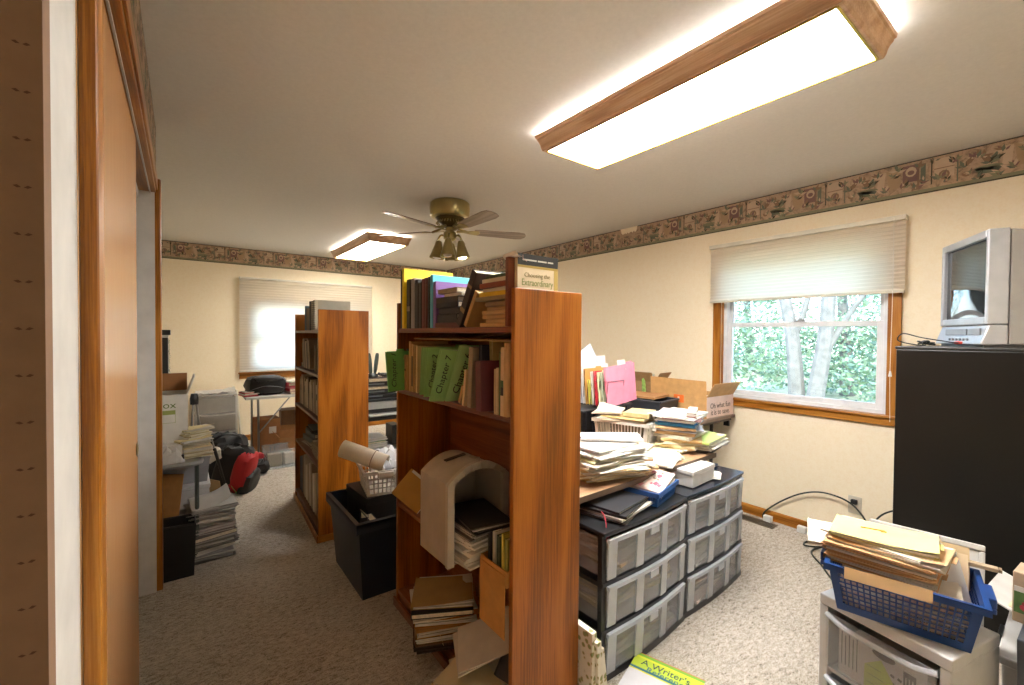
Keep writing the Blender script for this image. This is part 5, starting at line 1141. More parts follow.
# page standing against the drawer front
R = Matrix.Rotation(rad(-103.5), 3, 'Z')
def CP(x, y, z): v = R @ Vector((x, y, 0)); return (1.742+v.x, 0.545+v.y, z)
pg = thing('printed_page', 'printed page with dark logo shapes behind the clear upper cart drawer', 'paper', CP(0.06, 0.006, 0.2715), rad(-103.5))
MB().box(0, 0.23, 0, 0.001, 0, 0.15).build('sheet', M('#e9ddd0', 0.7), pg)
m = MB()
for k in range(5): m.box(0.008+k*0.011, 0.0105+k*0.011, -0.0008, -0.0001, 0.03, 0.135-0.008*(k % 2))
m.build('text_lines', INKB, pg)
m = MB(); m.lathe([(0, 0), (0.030, 0), (0.030, 0.0006), (0, 0.0006)], 20, (0.125, -0.0002, 0.128), (PI/2, 0, 0)); m.v = [(0.125+(x-0.125)*1.0, y, 0.128+(z-0.128)*0.42) for x, y, z in m.v]
for k in range(6): m.rbox((0.13+0.018*(k % 3), -0.0005, 0.085-0.022*(k//3)), (0.010, 0.0006, 0.008), (0, 0.3, 0))
m.box(0.175, 0.205, -0.0008, -0.0001, 0.055, 0.12)
m.build('logo_marks', M('#3b3427', 0.6), pg)
m = MB()
for k in range(3): m.box(0.180+k*0.008, 0.183+k*0.008, -0.0012, -0.0009, 0.068, 0.105)
m.build('logo_marks', M('#cfc4b2', 0.6), pg)
nt_ = thing('sticky_note', 'lime green sticky note inside the clear upper cart drawer', 'note', CP(0.135, 0.0025, 0.2735), rad(-103.5))
MB().add([(0, 0, 0.0), (0.08, 0, 0.012), (0.085, 0, 0.05), (0.045, 0, 0.112), (0.002, 0, 0.075)], [(0, 1, 2, 3, 4)]).build('paper', M('#c4cf4f', 0.7), nt_, solid=0.001)
m = MB(); 
for k in range(3): m.tube([(0.010+0.007*i, -0.0011, 0.025+0.02*k+0.006*((i*3+k) % 3)) for i in range(8-k)], 0.0009, 4)
m.build('scribble', M('#4d5a2a', 0.7), nt_)
# basket: rim front-left (1.667,.49) front-right (1.758,.172)
BA = rad(-79)
basket('deep blue lattice basket overflowing with folders on the white cart', 0.345, 0.255, 0.145, (1.818, 0.352, 0.5015), BA, '#1b3f7c', 19, 13, 7, 0.86, 0.0038, rim=0.012, solid_lo=0.16, solid_hi=0.16, name='lattice_basket')
def BP(x, y): return (1.818+x*math.cos(BA)-y*math.sin(BA), 0.352+x*math.sin(BA)+y*math.cos(BA))
sheaf('packed papers filling the blue basket', 0.28, 0.205, 0.125, ['#e6d6c6', '#d8beac', '#f0e9de', '#cdb4a4'], (*BP(0, 0), 0.508), BA, None, 16, 0.008, 0.05)
pile((*BP(-0.04, 0.005), 0.642), BA+rad(-6), [('f', .27, .235, .016, '#c79c6c', 'tan folder with worn edge'), ('s', .27, .22, .012, ['#d3b78e', '#b98f62'], 'brown paper layers'), ('f', .27, .23, .014, '#c9a173', 'tan folder'), ('s', .28, .225, .010, ['#d9c29c', '#c29a6c'], 'buff paper layers'), ('f', .28, .22, .012, '#caa57a', 'light tan folder'), ('s', .27, .20, .012, ['#efece6', '#e3dac8'], 'white papers'), ('f', .26, .19, .010, '#e6d98a', 'pale yellow folder')], 'the heap over the blue basket', 'folders heaped over the blue basket', 0.014, 0.13, 0.010)
flatfolder('cream folder jutting out over the left end of the blue basket', 0.13, 0.23, 0.012, '#ece4d2', (*BP(-0.185, 0.055), 0.668), BA+rad(8), None, 0.0)
cl = MB().tube([(-0.03, 0, 0), (0.03, 0.004, 0.001), (0.034, -0.004, 0.001), (0.02, -0.008, 0.001)], 0.0022, 6)
tag(cl.build('paper_clip', M('#c9a22e', 0.3, 0.6), None, (*BP(-0.07, 0.0), 0.745), (0, 0, BA+0.1)), 'long brass clip on the pale yellow folder', 'clip')
folder('pale manila folder standing at the right end of the blue basket', '#d9c3a0', 0.15, 0.115, (*BP(0.005, 0.04), 0.60), BA, rad(-30), 0.01, None, 0.6)
folder('second manila folder behind the pale one in the blue basket', '#cdb48c', 0.17, 0.125, (*BP(-0.01, 0.075), 0.60), BA, rad(-24), 0.01, None, 0.4)
folder('white papers folded upright at the right end of the blue basket', '#e8e8ea', 0.12, 0.12, (*BP(0.05, -0.03), 0.585), BA+rad(25), rad(-32), 0.012, None, 0.2)
tag(MB().sheet(0.20, 0.035, 0, 0.0012).build('paper_strip', M('#d9b88a', 0.7), None, (*BP(-0.03, -0.145), 0.640), (rad(78), 0, BA+rad(2))), 'tan paper strip draped over the front rim of the blue basket', 'paper')
MB()
t = thing('cork_stick', 'long grey-tan slat lying across the back of the blue basket', 'slat', (*BP(0.06, 0.115), 0.668), BA+rad(-3)); MB().box(-0.19, 0.16, -0.012, 0.012, 0, 0.012).build('slat', M('#a8957a', 0.6), t, bev=0.002); MB().box(0.161, 0.168, -0.012, 0.012, 0.002, 0.011).build('end_cap', M('#8d7b62', 0.6), t)
# white board behind
t = thing('plastic_tray', 'big white plastic tray leaning behind the blue basket', 'lid', (2.055, 0.361, 0.004), rad(-84), None, (rad(-14), rad(0), rad(-84)))
MB().box(-0.14, 0.165, -0.006, 0.006, 0.0, 0.66).build('panel', M('#dad8d4', 0.4), t, bev=0.012, seg=3)
MB().box(-0.145, 0.17, -0.012, 0.012, 0.645, 0.665).box(0.155, 0.17, -0.012, 0.012, 0.0, 0.645).build('rim', M('#cfccc6', 0.4), t, bev=0.004)
# stack of white boxes right of the basket
t = thing('storage_bin', 'white lidded bin with black clips right of the white cart', 'bin', (2.14, 0.005, 0.0), rad(-90))
MB().frustum([(-.13, -.17, 0.002), (.19, -.17, 0.002), (.19, .20, 0.002), (-.13, .20, 0.002)], [(-.14, -.18, .40), (.20, -.18, .40), (.20, .21, .40), (-.14, .21, .40)]).build('body', M('#dedbd6', 0.4), t, bev=0.006)
MB().box(-.15, .21, -.19, .22, .40, .425).build('lid', M('#d2cfca', 0.4), t, bev=0.005)
for x in (-.155, .213):
    MB().box(x-0.004, x+0.006, -0.06, 0.02, .36, .43).build('clip', BLACKP, t, bev=0.002)
carton('white open carton with raised flaps on the lidded white bin', 0.20, 0.26, 0.10, (2.15, 0.0, 0.4265), rad(-95), flaps=(None, 40, 30, 70), mat=M('#d9d6d2', 0.5))
pile((2.15, 0.02, 0.531), rad(-80), [('s', .24, .2, .015, ['#cbb68a', '#d9c9a4'], 'tan papers'), ('f', .23, .17, .012, '#cdbf86', 'olive-cream folder'), ('s', .22, .16, .012, ['#d8cba0', '#bda86e'], 'curled yellowish papers')], 'the heap on the white open carton', 'papers on the white open carton', 0.012, 0.3)
t = thing('photo_box', 'clear-fronted box with a red flower photograph at the right edge', 'photo box', (1.92, 0.125, 0.555), rad(-95))
MB().box(0, 0.16, 0.003, 0.10, 0, 0.145).build('body', M('#b09a82', 0.5), t, bev=0.003)
MB().box(0.004, 0.156, 0.0, 0.0025, 0.03, 0.09).build('photograph', M('#4d6b3a', 0.4, 0, 0.4, 30), t)
m = MB(); q = random.Random(9)
for i in range(34):
    x, z, r = q.uniform(.012, .148), q.uniform(.034, .075), q.uniform(.005, .010); m.add([(x+r*math.cos(2*PI*j/7), -0.0004-0.00002*i, z+r*math.sin(2*PI*j/7)) for j in range(7)], [tuple(range(7))], i % 3)
m.build('flowers', [M('#b8384a', 0.5), M('#d0607a', 0.5), M('#8f2a38', 0.5)], t)
MB().box(0.004, 0.156, 0.0, 0.0024, 0.091, 0.105).build('white_margin', M('#e3e0da', 0.5), t)
t = thing('storage_bin', 'dark grey bin below the flower photograph box', 'bin', (1.86, 0.045, 0.0), rad(-92))
MB().frustum([(-.06, 0, 0.26), (.2, 0, 0.26), (.2, .13, 0.26), (-.06, .13, 0.26)], [(-.065, -.005, .535), (.205, -.005, .535), (.205, .135, .535), (-.065, .135, .535)]).build('body', M('#4b5057', 0.4), t, bev=0.004)
MB().box(-.05, .19, 0.005, .125, 0.0, 0.259).build('stand', M('#3c4046', 0.5), t); MB().box(-0.04, 0.06, -0.009, -0.0055, 0.30, 0.33).build('label', M('#c9c2e0', 0.5), t)

# floor book and patterned boxes near the drawers
t = thing('reference_book', 'white and green reference book lying on the carpet by the drawers', 'book', (1.46, 1.00, 0.0), rad(-73))
# local: x along reading direction, y towards the top of the cover
MB().box(-0.11, 0.16, -0.13, 0.13, 0, 0.002).box(-0.11, 0.16, -0.13, 0.13, 0.023, 0.025).box(-0.11, -0.107, -0.13, 0.13, 0.002, 0.023).build('cover', M('#e4e2e6', 0.4), t, bev=0.001)
MB().box(-0.106, 0.158, -0.128, 0.128, 0.0022, 0.0228).build('pages', PAGES, t)
for y0, y1, c_ in ((0.126, 0.13, '#c8743a'), (0.112, 0.126, '#7cae3c'), (0.100, 0.112, '#d4d63a'), (0.045, 0.100, '#b7c93e'), (0.032, 0.045, '#2b6a7c'), (0.026, 0.032, '#d8d63a')):
    MB().box(-0.11, 0.16, y0, y1, 0.0252, 0.0256).build('cover_band', M(c_, 0.4), t)
lettering('title_lettering', "A Writer's", 0.046, M('#173f52', 0.5), t, (0.02, 0.080, 0.0258), (0, 0, 0), wx=0.95)
lettering('title_lettering', 'Reference', 0.040, M('#2b6a7c', 0.5), t, (0.035, 0.050, 0.0260), (0, 0, 0), wx=1.0)
PAT = [floral_mat()]
for i, (x, y, l, lean) in enumerate([(1.195, 1.17, 'cream floral magazine file closest to the near bookcase', 0), (1.223, 1.155, 'cream floral magazine file in the middle by the drawers', 4), (1.252, 1.155, 'cream floral magazine file closest to the drawers', 8)]):
    e = thing('magazine_file', l, 'magazine file', (x, y, 0), 0, 'floral magazine files', (0, rad(-lean), 0))
    hh = 0.29-0.03*i
    f = MB().box(-0.012, 0.012, -0.10, 0.10, 0.0, hh); f.build('body', PAT[0], e, bev=0.002)
    MB().box(-0.0125, -0.0121, -0.045, 0.045, hh*0.55, hh*0.75).build('spine_label', M('#e9e5d8', 0.6), e)

# ================================================================ aisle: navy tote, basket and roll
NAVY = M('#18222f', 0.42)
t = thing('storage_tote', 'dark navy plastic tote beside the far end of the near bookcase', 'tote', (0.925, 2.475, 0))
b = [(-.185, -.24, 0.001), (.185, -.24, 0.001), (.185, .24, 0.001), (-.185, .24, 0.001)]; T_ = [(x*1.17, y*1.13, .415) for x, y, _ in b]
m = MB(); m.frustum(b, T_, 0, (True, False)); m.build('body', NAVY, t, solid=0.005)
r = MB()
for k in range(4):
    a, c_ = Vector(T_[k]), Vector(T_[(k+1) % 4]); o_ = [(a.x*1.08, a.y*1.06), (c_.x*1.08, c_.y*1.06)]
    r.frustum([(a.x, a.y, .405), (c_.x, c_.y, .405), (*o_[1], .395), (*o_[0], .395)], [(a.x, a.y, .42), (c_.x, c_.y, .42), (*o_[1], .415), (*o_[0], .415)])
    r.frustum([(*o_[0], .365), (*o_[1], .365), (o_[1][0]*0.985, o_[1][1]*0.985, .365), (o_[0][0]*0.985, o_[0][1]*0.985, .365)], [(*o_[0], .415), (*o_[1], .415), (o_[1][0]*0.985, o_[1][1]*0.985, .415), (o_[0][0]*0.985, o_[0][1]*0.985, .415)])
r.build('rim', M('#1f2a38', 0.4), t)
for k, (dx, dy, rz, c_, l) in enumerate([(-0.13, -0.10, 0.2, '#1f1e22', 'black binder standing in the navy tote'), (-0.10, -0.16, 0.5, '#2a2f3a', 'dark blue binder standing in the navy tote'), (0.06, -0.20, 0.1, '#35302b', 'brown-black album standing in the navy tote')]):
    book(l, 0.04, 0.20, 0.36, c_, (0.925+dx, 2.475+dy, 0.008), rad(90)*0+rz+rad(60), 0, 'albums in the navy tote')
sheaf('white papers sticking up in the navy tote', 0.16, 0.012, 0.30, ['#cfc9bf', '#9fa0a6'], (0.86, 2.34, 0.01), 0.9, None, 6, 0.01, 0.1)
t = thing('carton', 'black lidded box rising from the navy tote under the white basket', 'box', (0.955, 2.575, 0.008), rad(3)); MB().box(-.14, .14, -.15, .165, 0, .40).build('body', M('#191715', 0.5), t, bev=0.003); MB().box(-.145, .145, -.155, .17, .40, .445).build('lid', M('#1f1c1a', 0.5), t, bev=0.003)
basket('small white lattice basket with rolled papers atop the black box', 0.30, 0.22, 0.145, (0.945, 2.545, 0.4545), rad(80), '#e2ddd0', 10, 7, 4, 0.85, 0.007, rim=0.012, solid_lo=0.10, solid_hi=0.10, name='lattice_basket')
rl = thing('paper_roll', 'large rolled sheet with rubber bands on the small white basket', 'paper roll', (0.840, 2.52, 0.668), 0, None, (0, rad(18), rad(-40)))
m = MB(); pr_ = []
for i in range(60):
    a = i/60*4*PI; rr = 0.042+0.010*i/60; pr_.append((rr*math.cos(a), rr*math.sin(a)))
vs = [(-0.135, y, z) for y, z in pr_]+[(0.135, y, z) for y, z in pr_]; n_ = len(pr_)
m.add(vs, [(i, i+1, n_+i+1, n_+i) for i in range(n_-1)]); m.build('paper', M('#d3c6ae', 0.7), rl, smooth=True, solid=0.001)
MB().tube([(0.06, 0.0545*math.cos(a), 0.0545*math.sin(a)) for a in (2*PI*i/24 for i in range(25))], 0.0022, 6, caps=False).build('rubber_band', M('#6a4a35', 0.5), rl)
m = MB(); q = random.Random(12); N = 12; vs = []
for j in range(N+1):
    for i in range(N+1): vs.append((-.12+.24*i/N, -.14+.28*j/N, 0.03+0.05*q.random()+0.07*math.sin(PI*i/N)*math.sin(PI*j/N)))
m.add(vs, [(j*(N+1)+i, j*(N+1)+i+1, (j+1)*(N+1)+i+1, (j+1)*(N+1)+i) for j in range(N) for i in range(N)])
o = m.build('plastic_bag', M('#c8c9cb', 0.3), None, (1.0, 2.58, 0.545), smooth=True, solid=0.001); tag(o, 'crumpled clear-grey plastic bag in the small white basket', 'bag')
# ================================================================ heap behind the closet corner
t = thing('folding_cart', 'grey folding cart top and leg behind the closet corner', 'cart', (-0.22, 3.36, 0))
GREY = M('#8b8d8c', 0.4)
pts = []
for cx, cy, a0 in ((0.26, -0.16, -90), (0.26, 0.16, 0), (-0.26, 0.16, 90), (-0.26, -0.16, 180)):
    for k in range(6): a = rad(a0+18*k); pts.append((cx+0.05*math.cos(a), cy+0.05*math.sin(a)))
MB().prism(pts, 'Z', 0.592, 0.616).build('top', M('#a19a8c', 0.45), t, bev=0.004)
MB().tube([(x, y, 0.604) for x, y in pts+[pts[0]]], 0.014, 8, caps=False).build('rim', GREY, t, smooth=True)
for x, y in ((0.290, -0.18), (-0.29, -0.18), (0.290, 0.19), (-0.29, 0.19)): MB().tube([(x, y, 0), (x, y, 0.59)], 0.011, 8).build('leg', M('#5c645e', 0.4, 0.4), t)
t = thing('waste_bin', 'black soft-sided bin on the carpet by the closet casing', 'bin', (-0.115, 3.125, 0))
m = MB(); b = [(-.15, -.09, 0.001), (.165, -.09, 0.001), (.165, .05, 0.001), (-.15, .05, 0.001)]; T_ = [(-.16, -.10, .31), (.175, -.10, .295), (.175, .05, .30), (-.16, .05, .31)]
m.frustum(b, T_, 0, (True, False)); m.build('body', M('#0f0f10', 0.6), t, solid=0.008, bev=0.01)
MB().tube(T_+[T_[0]], 0.006, 6).build('rim', M('#171718', 0.5), t)
def crate_box(label, x0, x1, y0, y1, z0, z1, col, cat, nm, lid=None, clear=False):
    t = thing(nm, label, cat, ((x0+x1)/2, (y0+y1)/2, z0)); hx, hy, h = (x1-x0)/2, (y1-y0)/2, z1-z0
    mt = CLEAR if clear else M(col, 0.45)
    m = MB(); m.frustum([(-hx*.94, -hy*.94, 0.001), (hx*.94, -hy*.94, 0.001), (hx*.94, hy*.94, 0.001), (-hx*.94, hy*.94, 0.001)], [(-hx, -hy, h-0.02), (hx, -hy, h-0.02), (hx, hy, h-0.02), (-hx, hy, h-0.02)], 0, (True, False)); m.build('body', mt, t, solid=0.003)
    r = MB(); P = [(-hx, -hy, h-0.02), (hx, -hy, h-0.02), (hx, hy, h-0.02), (-hx, hy, h-0.02)]
    r.tube(P+[P[0]], 0.008, 6); r.build('rim', mt, t)
    if lid: MB().box(-hx-0.006, hx+0.006, -hy-0.006, hy+0.006, h-0.012, h).build('lid', M(lid, 0.4), t, bev=0.004)
    return t
crate_box('lavender-grey tub at the bottom of the stack under the folding cart', -0.38, 0.13, 3.42, 3.80, 0.0, 0.215, '#aaa6b4', 'tub', 'storage_tub')
crate_box('white lidded plastic box in the middle of the stack under the folding cart', -0.38, 0.14, 3.40, 3.80, 0.216, 0.405, '#c9c8c6', 'box', 'storage_box', '#d8d7d4')
crate_box('grey plastic tub on top of the stack under the folding cart', -0.38, 0.145, 3.45, 3.80, 0.406, 0.586, '#8f9093', 'tub', 'storage_tub')
pile((0.14, 3.275, 0.001), rad(8), [('s', .24, .22, .045, ['#8d8a88', '#b9b4ac', '#5f5a56'], 'grey newspapers'), ('f', .24, .2, .03, '#6a655e', 'dark folder'), ('s', .23, .22, .05, ['#a9a29a', '#c9c2b8', '#736d66'], 'mixed magazines'), ('b', .23, .2, .025, '#57524e', 'dark grey album'), ('s', .24, .22, .05, ['#a49a92', '#d0c9bf', '#7a6e6a'], 'old newspapers'), ('f', .24, .2, .025, '#7b7672', 'grey folder'), ('s', .23, .21, .05, ['#b5aca4', '#cfc8be'], 'curled magazines'), ('s', .24, .2, .04, ['#b9b5b0', '#d3cfc9'], 'pale papers')], 'the floor pile beside the black bin', 'papers in the floor pile by the black bin', 0.012, 0.15)
tag(MB().sheet(0.012, 0.15, 0, 0.002).build('folder_edge', M('#5cab3c', 0.6), None, (0.262, 3.27, 0.375), (0, rad(70), 0.1)), 'bright green folder edge poking out of the floor pile by the black bin', 'folder')
m = MB(); m.sheet(0.2, 0.2, 0, 0.002, 0.03, n=8, sag=0.05); tag(m.build('plastic_sheet', M('#cfccc8', 0.3), None, (0.13, 3.27, 0.376), (0, rad(-6), 0.1), smooth=True), 'crinkled white plastic sheet draped on the floor pile by the black bin', 'plastic sheet')
tag(MB().box(-0.002, 0.002, -0.06, 0.06, 0, 0.3).build('cardboard_sheet', CARD, None, (-0.075, 3.21, 0.24), (0, rad(12), rad(60))), 'tan cardboard sheet leaning behind the black bin', 'cardboard')
# on the cart
tag(MB().box(-.14, .14, -.1, .1, 0, .042).build('media_player', M('#18181a', 0.35), None, (-0.13, 3.28, 0.6175), bev=0.006), 'flat black player under the white supply box on the folding cart', 'electronics')
tag(MB().box(-.16, .13, -.11, .11, 0, .055).build('flat_box', M('#d2cdc2', 0.6), None, (-0.13, 3.30, 0.660), (0, 0, 0.02), bev=0.004), 'flat off-white box between the black player and the supply box', 'box')
c = carton('white supply box lettered in green with its brown flaps raised', 0.36, 0.27, 0.285, (-0.150, 3.40, 0.7165), 0, mat=M('#d6d3ca', 0.6), flaps=(None, None, None, None))
BR = M('#8c5c33', 0.75)
MB().box(-0.178, 0.178, 0.128, 0.132, 0.285, 0.395).build('flap', BR, c)
f = MB(); f.frustum([(0.176, -0.13, 0.285), (0.18, -0.13, 0.285), (0.18, 0.13, 0.285), (0.176, 0.13, 0.285)], [(0.211, -0.12, 0.39), (0.216, -0.12, 0.39), (0.216, 0.12, 0.39), (0.211, 0.12, 0.39)]); f.build('flap', M('#e2dfd6', 0.6), c)
lettering('box_lettering', 'Box', 0.055, M('#5a6a2c', 0.7), c, (0.075, -0.1362, 0.225), (PI/2, 0, 0), wx=1.1)
MB().box(-0.05, 0.12, -0.1362, -0.1352, 0.170, 0.195).box(0.118, 0.12, -0.1362, -0.1352, 0.12, 0.17).box(-0.05, 0.118, -0.1362, -0.1352, 0.12, 0.122).build('printed_band', M('#8a944e', 0.7), c)
q = random.Random(5); m = MB(); N = 8; vs = []
for j in range(N+1):
    for i in range(N+1):
        a, b_ = i/N*2-1, j/N*2-1; vs.append((a*.085, b_*.05, 0.004+0.085*max(0, (1-a*a)*(1-b_*b_))**.5*(0.7+0.5*q.random())))
m.add(vs, [(j*(N+1)+i, j*(N+1)+i+1, (j+1)*(N+1)+i+1, (j+1)*(N+1)+i) for j in range(N) for i in range(N)])
tag(m.build('paper_bag', M('#cdc9c3', 0.6), None, (-0.07, 3.20, 0.6165), (0, 0, 0)), 'crumpled white paper bag before the white supply box', 'bag')
pile((0.055, 3.31, 0.618), rad(20), [('s', .16, .14, .04, ['#c9bc9c', '#d9cfb4', '#a79a78'], 'loose cream papers'), ('f', .15, .15, .02, '#c7b183', 'tan folder'), ('s', .16, .14, .035, ['#d3c8a8', '#e0d8c0'], 'pale papers'), ('f', .17, .14, .015, '#cdbb88', 'buff folder'), ('s', .15, .13, .04, ['#d8cfb6', '#c2b48e'], 'frayed papers'), ('f', .16, .13, .012, '#d6c694', 'cream folder')], 'the slipping pile on the folding cart', 'papers slipping off the folding cart', 0.02, 0.35)
t = thing('tripod', 'folded silver tripod with black head behind the slipping papers', 'tripod', (0.065, 3.50, 0.6165))
MB().lathe([(0, .29), (.022, .29), (.024, .33), (.018, .36), (0, .36)], 12).build('head', BLACKP, t)
for k in range(3):
    a = k*2*PI/3; MB().tube([(.045*math.cos(a), .045*math.sin(a), 0), (.012*math.cos(a), .012*math.sin(a), .29)], 0.006, 8).build('leg', STEEL, t)
t = thing('speaker', 'slim tall black speaker just visible behind the white supply box', 'speaker', (-0.19, 3.98, 0))
MB().box(-.12, .115, -.1, .1, 0, 1.335).build('cabinet', M('#101312', 0.4), t, bev=0.004); MB().box(-.121, .116, -.101, .101, 1.336, 1.352).build('band', M('#b9b9b0', 0.4), t); MB().box(-.12, .128, -.1, .1, 1.353, 1.39).build('top_cap', M('#131514', 0.4), t, bev=0.004)
m = MB(); q = random.Random(2)
for k in range(16): m.add([(0.117+q.uniform(0, .012), -.08+q.uniform(0, .16), 1.08+k*.015), (.123, -.07, 1.09+k*.015), (.119, -.05, 1.10+k*.015)], [(0, 1, 2)])
m.build('ivy_trim', M('#5f7358', 0.7), t, solid=0.001)

# ================================================================ back left corner
TW = clear_plastic('white_tower_drawer', '#d5d2cb', 0.5); 
tw = drawer_tower('white plastic three-drawer tower in the back left corner', 0.41, 0.38, 0.66, (0.115, 6.02, 0), 0, 3, M('#cfccc6', 0.45), 'the white corner tower', [('folded fabric', 0.5, ['#8d8878', '#a7a08c']), ('yellow-labelled papers', 0.5, ['#a59c74', '#8f8a74']), ('grey papers', 0.5, ['#8a867c', '#a09a8d'])], mk=TW, mk2=TW)
m = MB(); m.sheet(0.38, 0.3, 0.012, 0.003, 0.03, n=9, sag=0.012)
q = random.Random(8); m.v = [(x, y, z+q.uniform(0, .022)) for x, y, z in m.v]
tag(m.build('folded_cloth', M('#d0cdc6', 0.6), None, (0.315, 6.20, 0.665), smooth=True), 'rumpled white cloth lying on the white corner tower', 'cloth')
tag(MB().tube([(0.56, 5.95, 0.003), (0.53, 6.25, 0.68)], 0.012, 10).build('wooden_pole', M('#c9c0ae', 0.5), None), 'pale pole leaning beside the white corner tower', 'pole')
t = thing('folding_table', 'folding table with silver legs before the back window', 'table', (1.12, 5.52, 0))
MB().box(-.60, .62, -.32, .33, .682, .706).build('tabletop', M('#c7c4bd', 0.45), t, bev=0.004)
for sx in (-0.48, 0.5):
    l = MB()
    l.tube([(sx, -.30, .0), (sx, -.26, .68)], .011, 8).tube([(sx, .28, .0), (sx, .26, .68)], .011, 8).tube([(sx, -.29, .06), (sx, .27, .06)], .009, 8); l.build('leg', STEEL, t, smooth=True)
    MB().tube([(sx+0.01, -.27, .33), (sx+0.3*(1 if sx < 0 else -1), -.27, .68)], .007, 8).build('brace', STEEL, t, smooth=True)
# black bag
def softbox(w, d, h, seed, p=0.35, n=8, amp=0.012):
    m = MB(); q = random.Random(seed); vs = []; R_ = 12
    for j in range(R_+1):
        f = PI*j/R_-PI/2
        for i in range(20):
            a = 2*PI*i/20; cf, sf, ca, sa = math.cos(f), math.sin(f), math.cos(a), math.sin(a)
            s = lambda v: math.copysign(abs(v)**p, v); k = 1+q.uniform(-amp, amp)*6
            vs.append((w/2*s(cf)*s(ca)*k, d/2*s(cf)*s(sa)*k, h/2+h/2*s(sf)*k))
    m.add(vs, [(j*20+i, j*20+(i+1) % 20, (j+1)*20+(i+1) % 20, (j+1)*20+i) for j in range(R_) for i in range(20)]); return m
t = thing('travel_bag', 'black travel bag slumped on the table before the back window', 'bag', (0.73, 5.42, 0.707), rad(6))
softbox(.38, .26, .20, 3, 0.5).build('body', M('#1a1b1d', 0.55), t, smooth=True)
softbox(.26, .2, .07, 4, 0.6).build('pocket', M('#24262a', 0.5), t, (0.0, -.06, .14), smooth=True)
MB().tube(bezpts([(-.17, -.05, .13), (-.1, -.12, .17), (.02, -.13, .15), (.13, -.12, .17), (.18, -.04, .12)], 6), .010, 6).build('strap', M('#101011', 0.6), t, smooth=True)
MB().tube(bezpts([(-.17, -.1, .06), (-.05, -.137, .1), (.08, -.137, .09), (.17, -.1, .06)], 6), .003, 5).build('zipper', M('#6a6c70', 0.4), t)
pile((1.02, 5.38, 0.707), rad(10), [('b', .2, .27, .03, '#b5ad9f', 'cream book'), ('b', .2, .26, .03, '#b3303c', 'red book'), ('s', .2, .25, .025, ['#d3606c', '#e08a8c'], 'pink magazines'), ('b', .19, .24, .03, '#c23a44', 'bright red book'), ('s', .19, .24, .02, ['#d8b48a', '#e4d8c4'], 'cream leaflets')], 'the red stack beside the black travel bag', 'red stack by the travel bag', 0.012, 0.15)
sheaf('red and white leaflets at the left end of the table', 0.14, 0.16, 0.05, ['#b8464c', '#e0dbd2', '#c8b8ac'], (0.565, 5.36, 0.707), 0.2, None, 6)
c = carton('tall brown carton with white label under the back table', 0.22, 0.24, 0.45, (0.735, 5.40, 0.0), rad(4), '#8e5f38', (), openbox=False)
MB().box(0.0, 0.07, -0.1213, -0.1203, 0.30, 0.37).build('label', M('#d6d0c6', 0.6), c)
a_ = MB()
for x in (0.01, 0.05): a_.add([(x, -.1213, .10), (x+.008, -.1213, .10), (x+.008, -.1213, .14), (x+.016, -.1213, .14), (x+.004, -.1213, .16), (x-.008, -.1213, .14), (x, -.1213, .14)], [tuple(range(7))])
a_.box(0.0, 0.07, -.1213, -.1203, .085, .092); a_.build('printed_arrows', M('#2f2218', 0.7), c)
carton('smaller brown carton with lifted flaps beside the tall carton', 0.24, 0.22, 0.24, (0.975, 5.34, 0.0), rad(-10), '#a06d3f', (25, None, 35, 40))
carton('brown carton at the back under the table before the window', 0.36, 0.24, 0.30, (1.1, 5.78, 0.0), rad(2), '#7d5431', (), openbox=False)
carton('flat brown carton resting on the back carton under the table', 0.34, 0.22, 0.16, (1.1, 5.78, 0.3045), rad(-3), '#6d4a2c', (), openbox=False)
t = crate_box('clear plastic bin of odds and ends on the carpet by the far bookcase', 0.67, 1.03, 4.93, 5.24, 0.0, 0.205, '#d0d0d0', 'bin', 'storage_bin', None, True)
for k, (x, y, w, h, c_, l) in enumerate([(0.76, 5.05, 0.13, 0.13, '#b5ae9c', 'cream packet inside the clear plastic bin'), (0.90, 5.08, 0.10, 0.12, '#cfc9ba', 'white packet inside the clear plastic bin'), (0.83, 5.16, 0.2, 0.11, '#8d9a88', 'grey-green packet inside the clear plastic bin')]):
    tag(MB().box(-w/2, w/2, -.035, .035, 0, h).build('packet', M(c_, 0.5), None, (x, y, 0.005), (0, 0, 0.1*k), bev=0.008), l, 'packet')
tag(MB().box(-.10, .10, -.10, .10, 0, .004).build('bin_lid', M('#7db59a', 0.5), None, (0.80, 5.40, 0.003), (0, 0, 0.15), bev=0.001), 'pale green flat lid on the carpet behind the clear bin', 'lid')
t = thing('snack_bag', 'small red and white packet on the carpet by the table leg', 'packet', (0.615, 5.06, 0.0), 0.5); softbox(.11, .07, .16, 6, 0.6).build('pouch', M('#b22630', 0.4), t, smooth=True); MB().box(-.03, .03, -.0375, -.030, .05, .10).build('label', M('#e0dcd6', 0.5), t)
# backpack and dark bags
t = thing('backpack', 'black and red backpack slumped on the carpet', 'backpack', (0.325, 4.50, 0.0), rad(-28), None, (0, rad(14), rad(-28)))
softbox(.30, .22, .40, 11, 0.62).build('body', M('#121214', 0.6), t, smooth=True)
softbox(.15, .24, .36, 12, 0.6).build('red_panel', M('#b01822', 0.55), t, (0.085, -0.015, 0.012), smooth=True)
softbox(.12, .25, .22, 13, 0.6).build('front_pocket', M('#1c1c1f', 0.55), t, (0.135, 0.0, 0.0), smooth=True)
MB().tube(bezpts([(-.1, -.08, .36), (-.19, -.10, .3), (-.2, -.1, .16), (-.12, -.1, .05)], 6), .013, 6).build('strap', M('#1a1a1c', 0.6), t, smooth=True)
t = thing('sports_bag', 'black bag heaped behind the backpack', 'bag', (0.30, 5.02, 0.0), rad(15)); softbox(.42, .34, .40, 14, 0.7, amp=0.02).build('body', M('#0f0f11', 0.7), t, smooth=True)
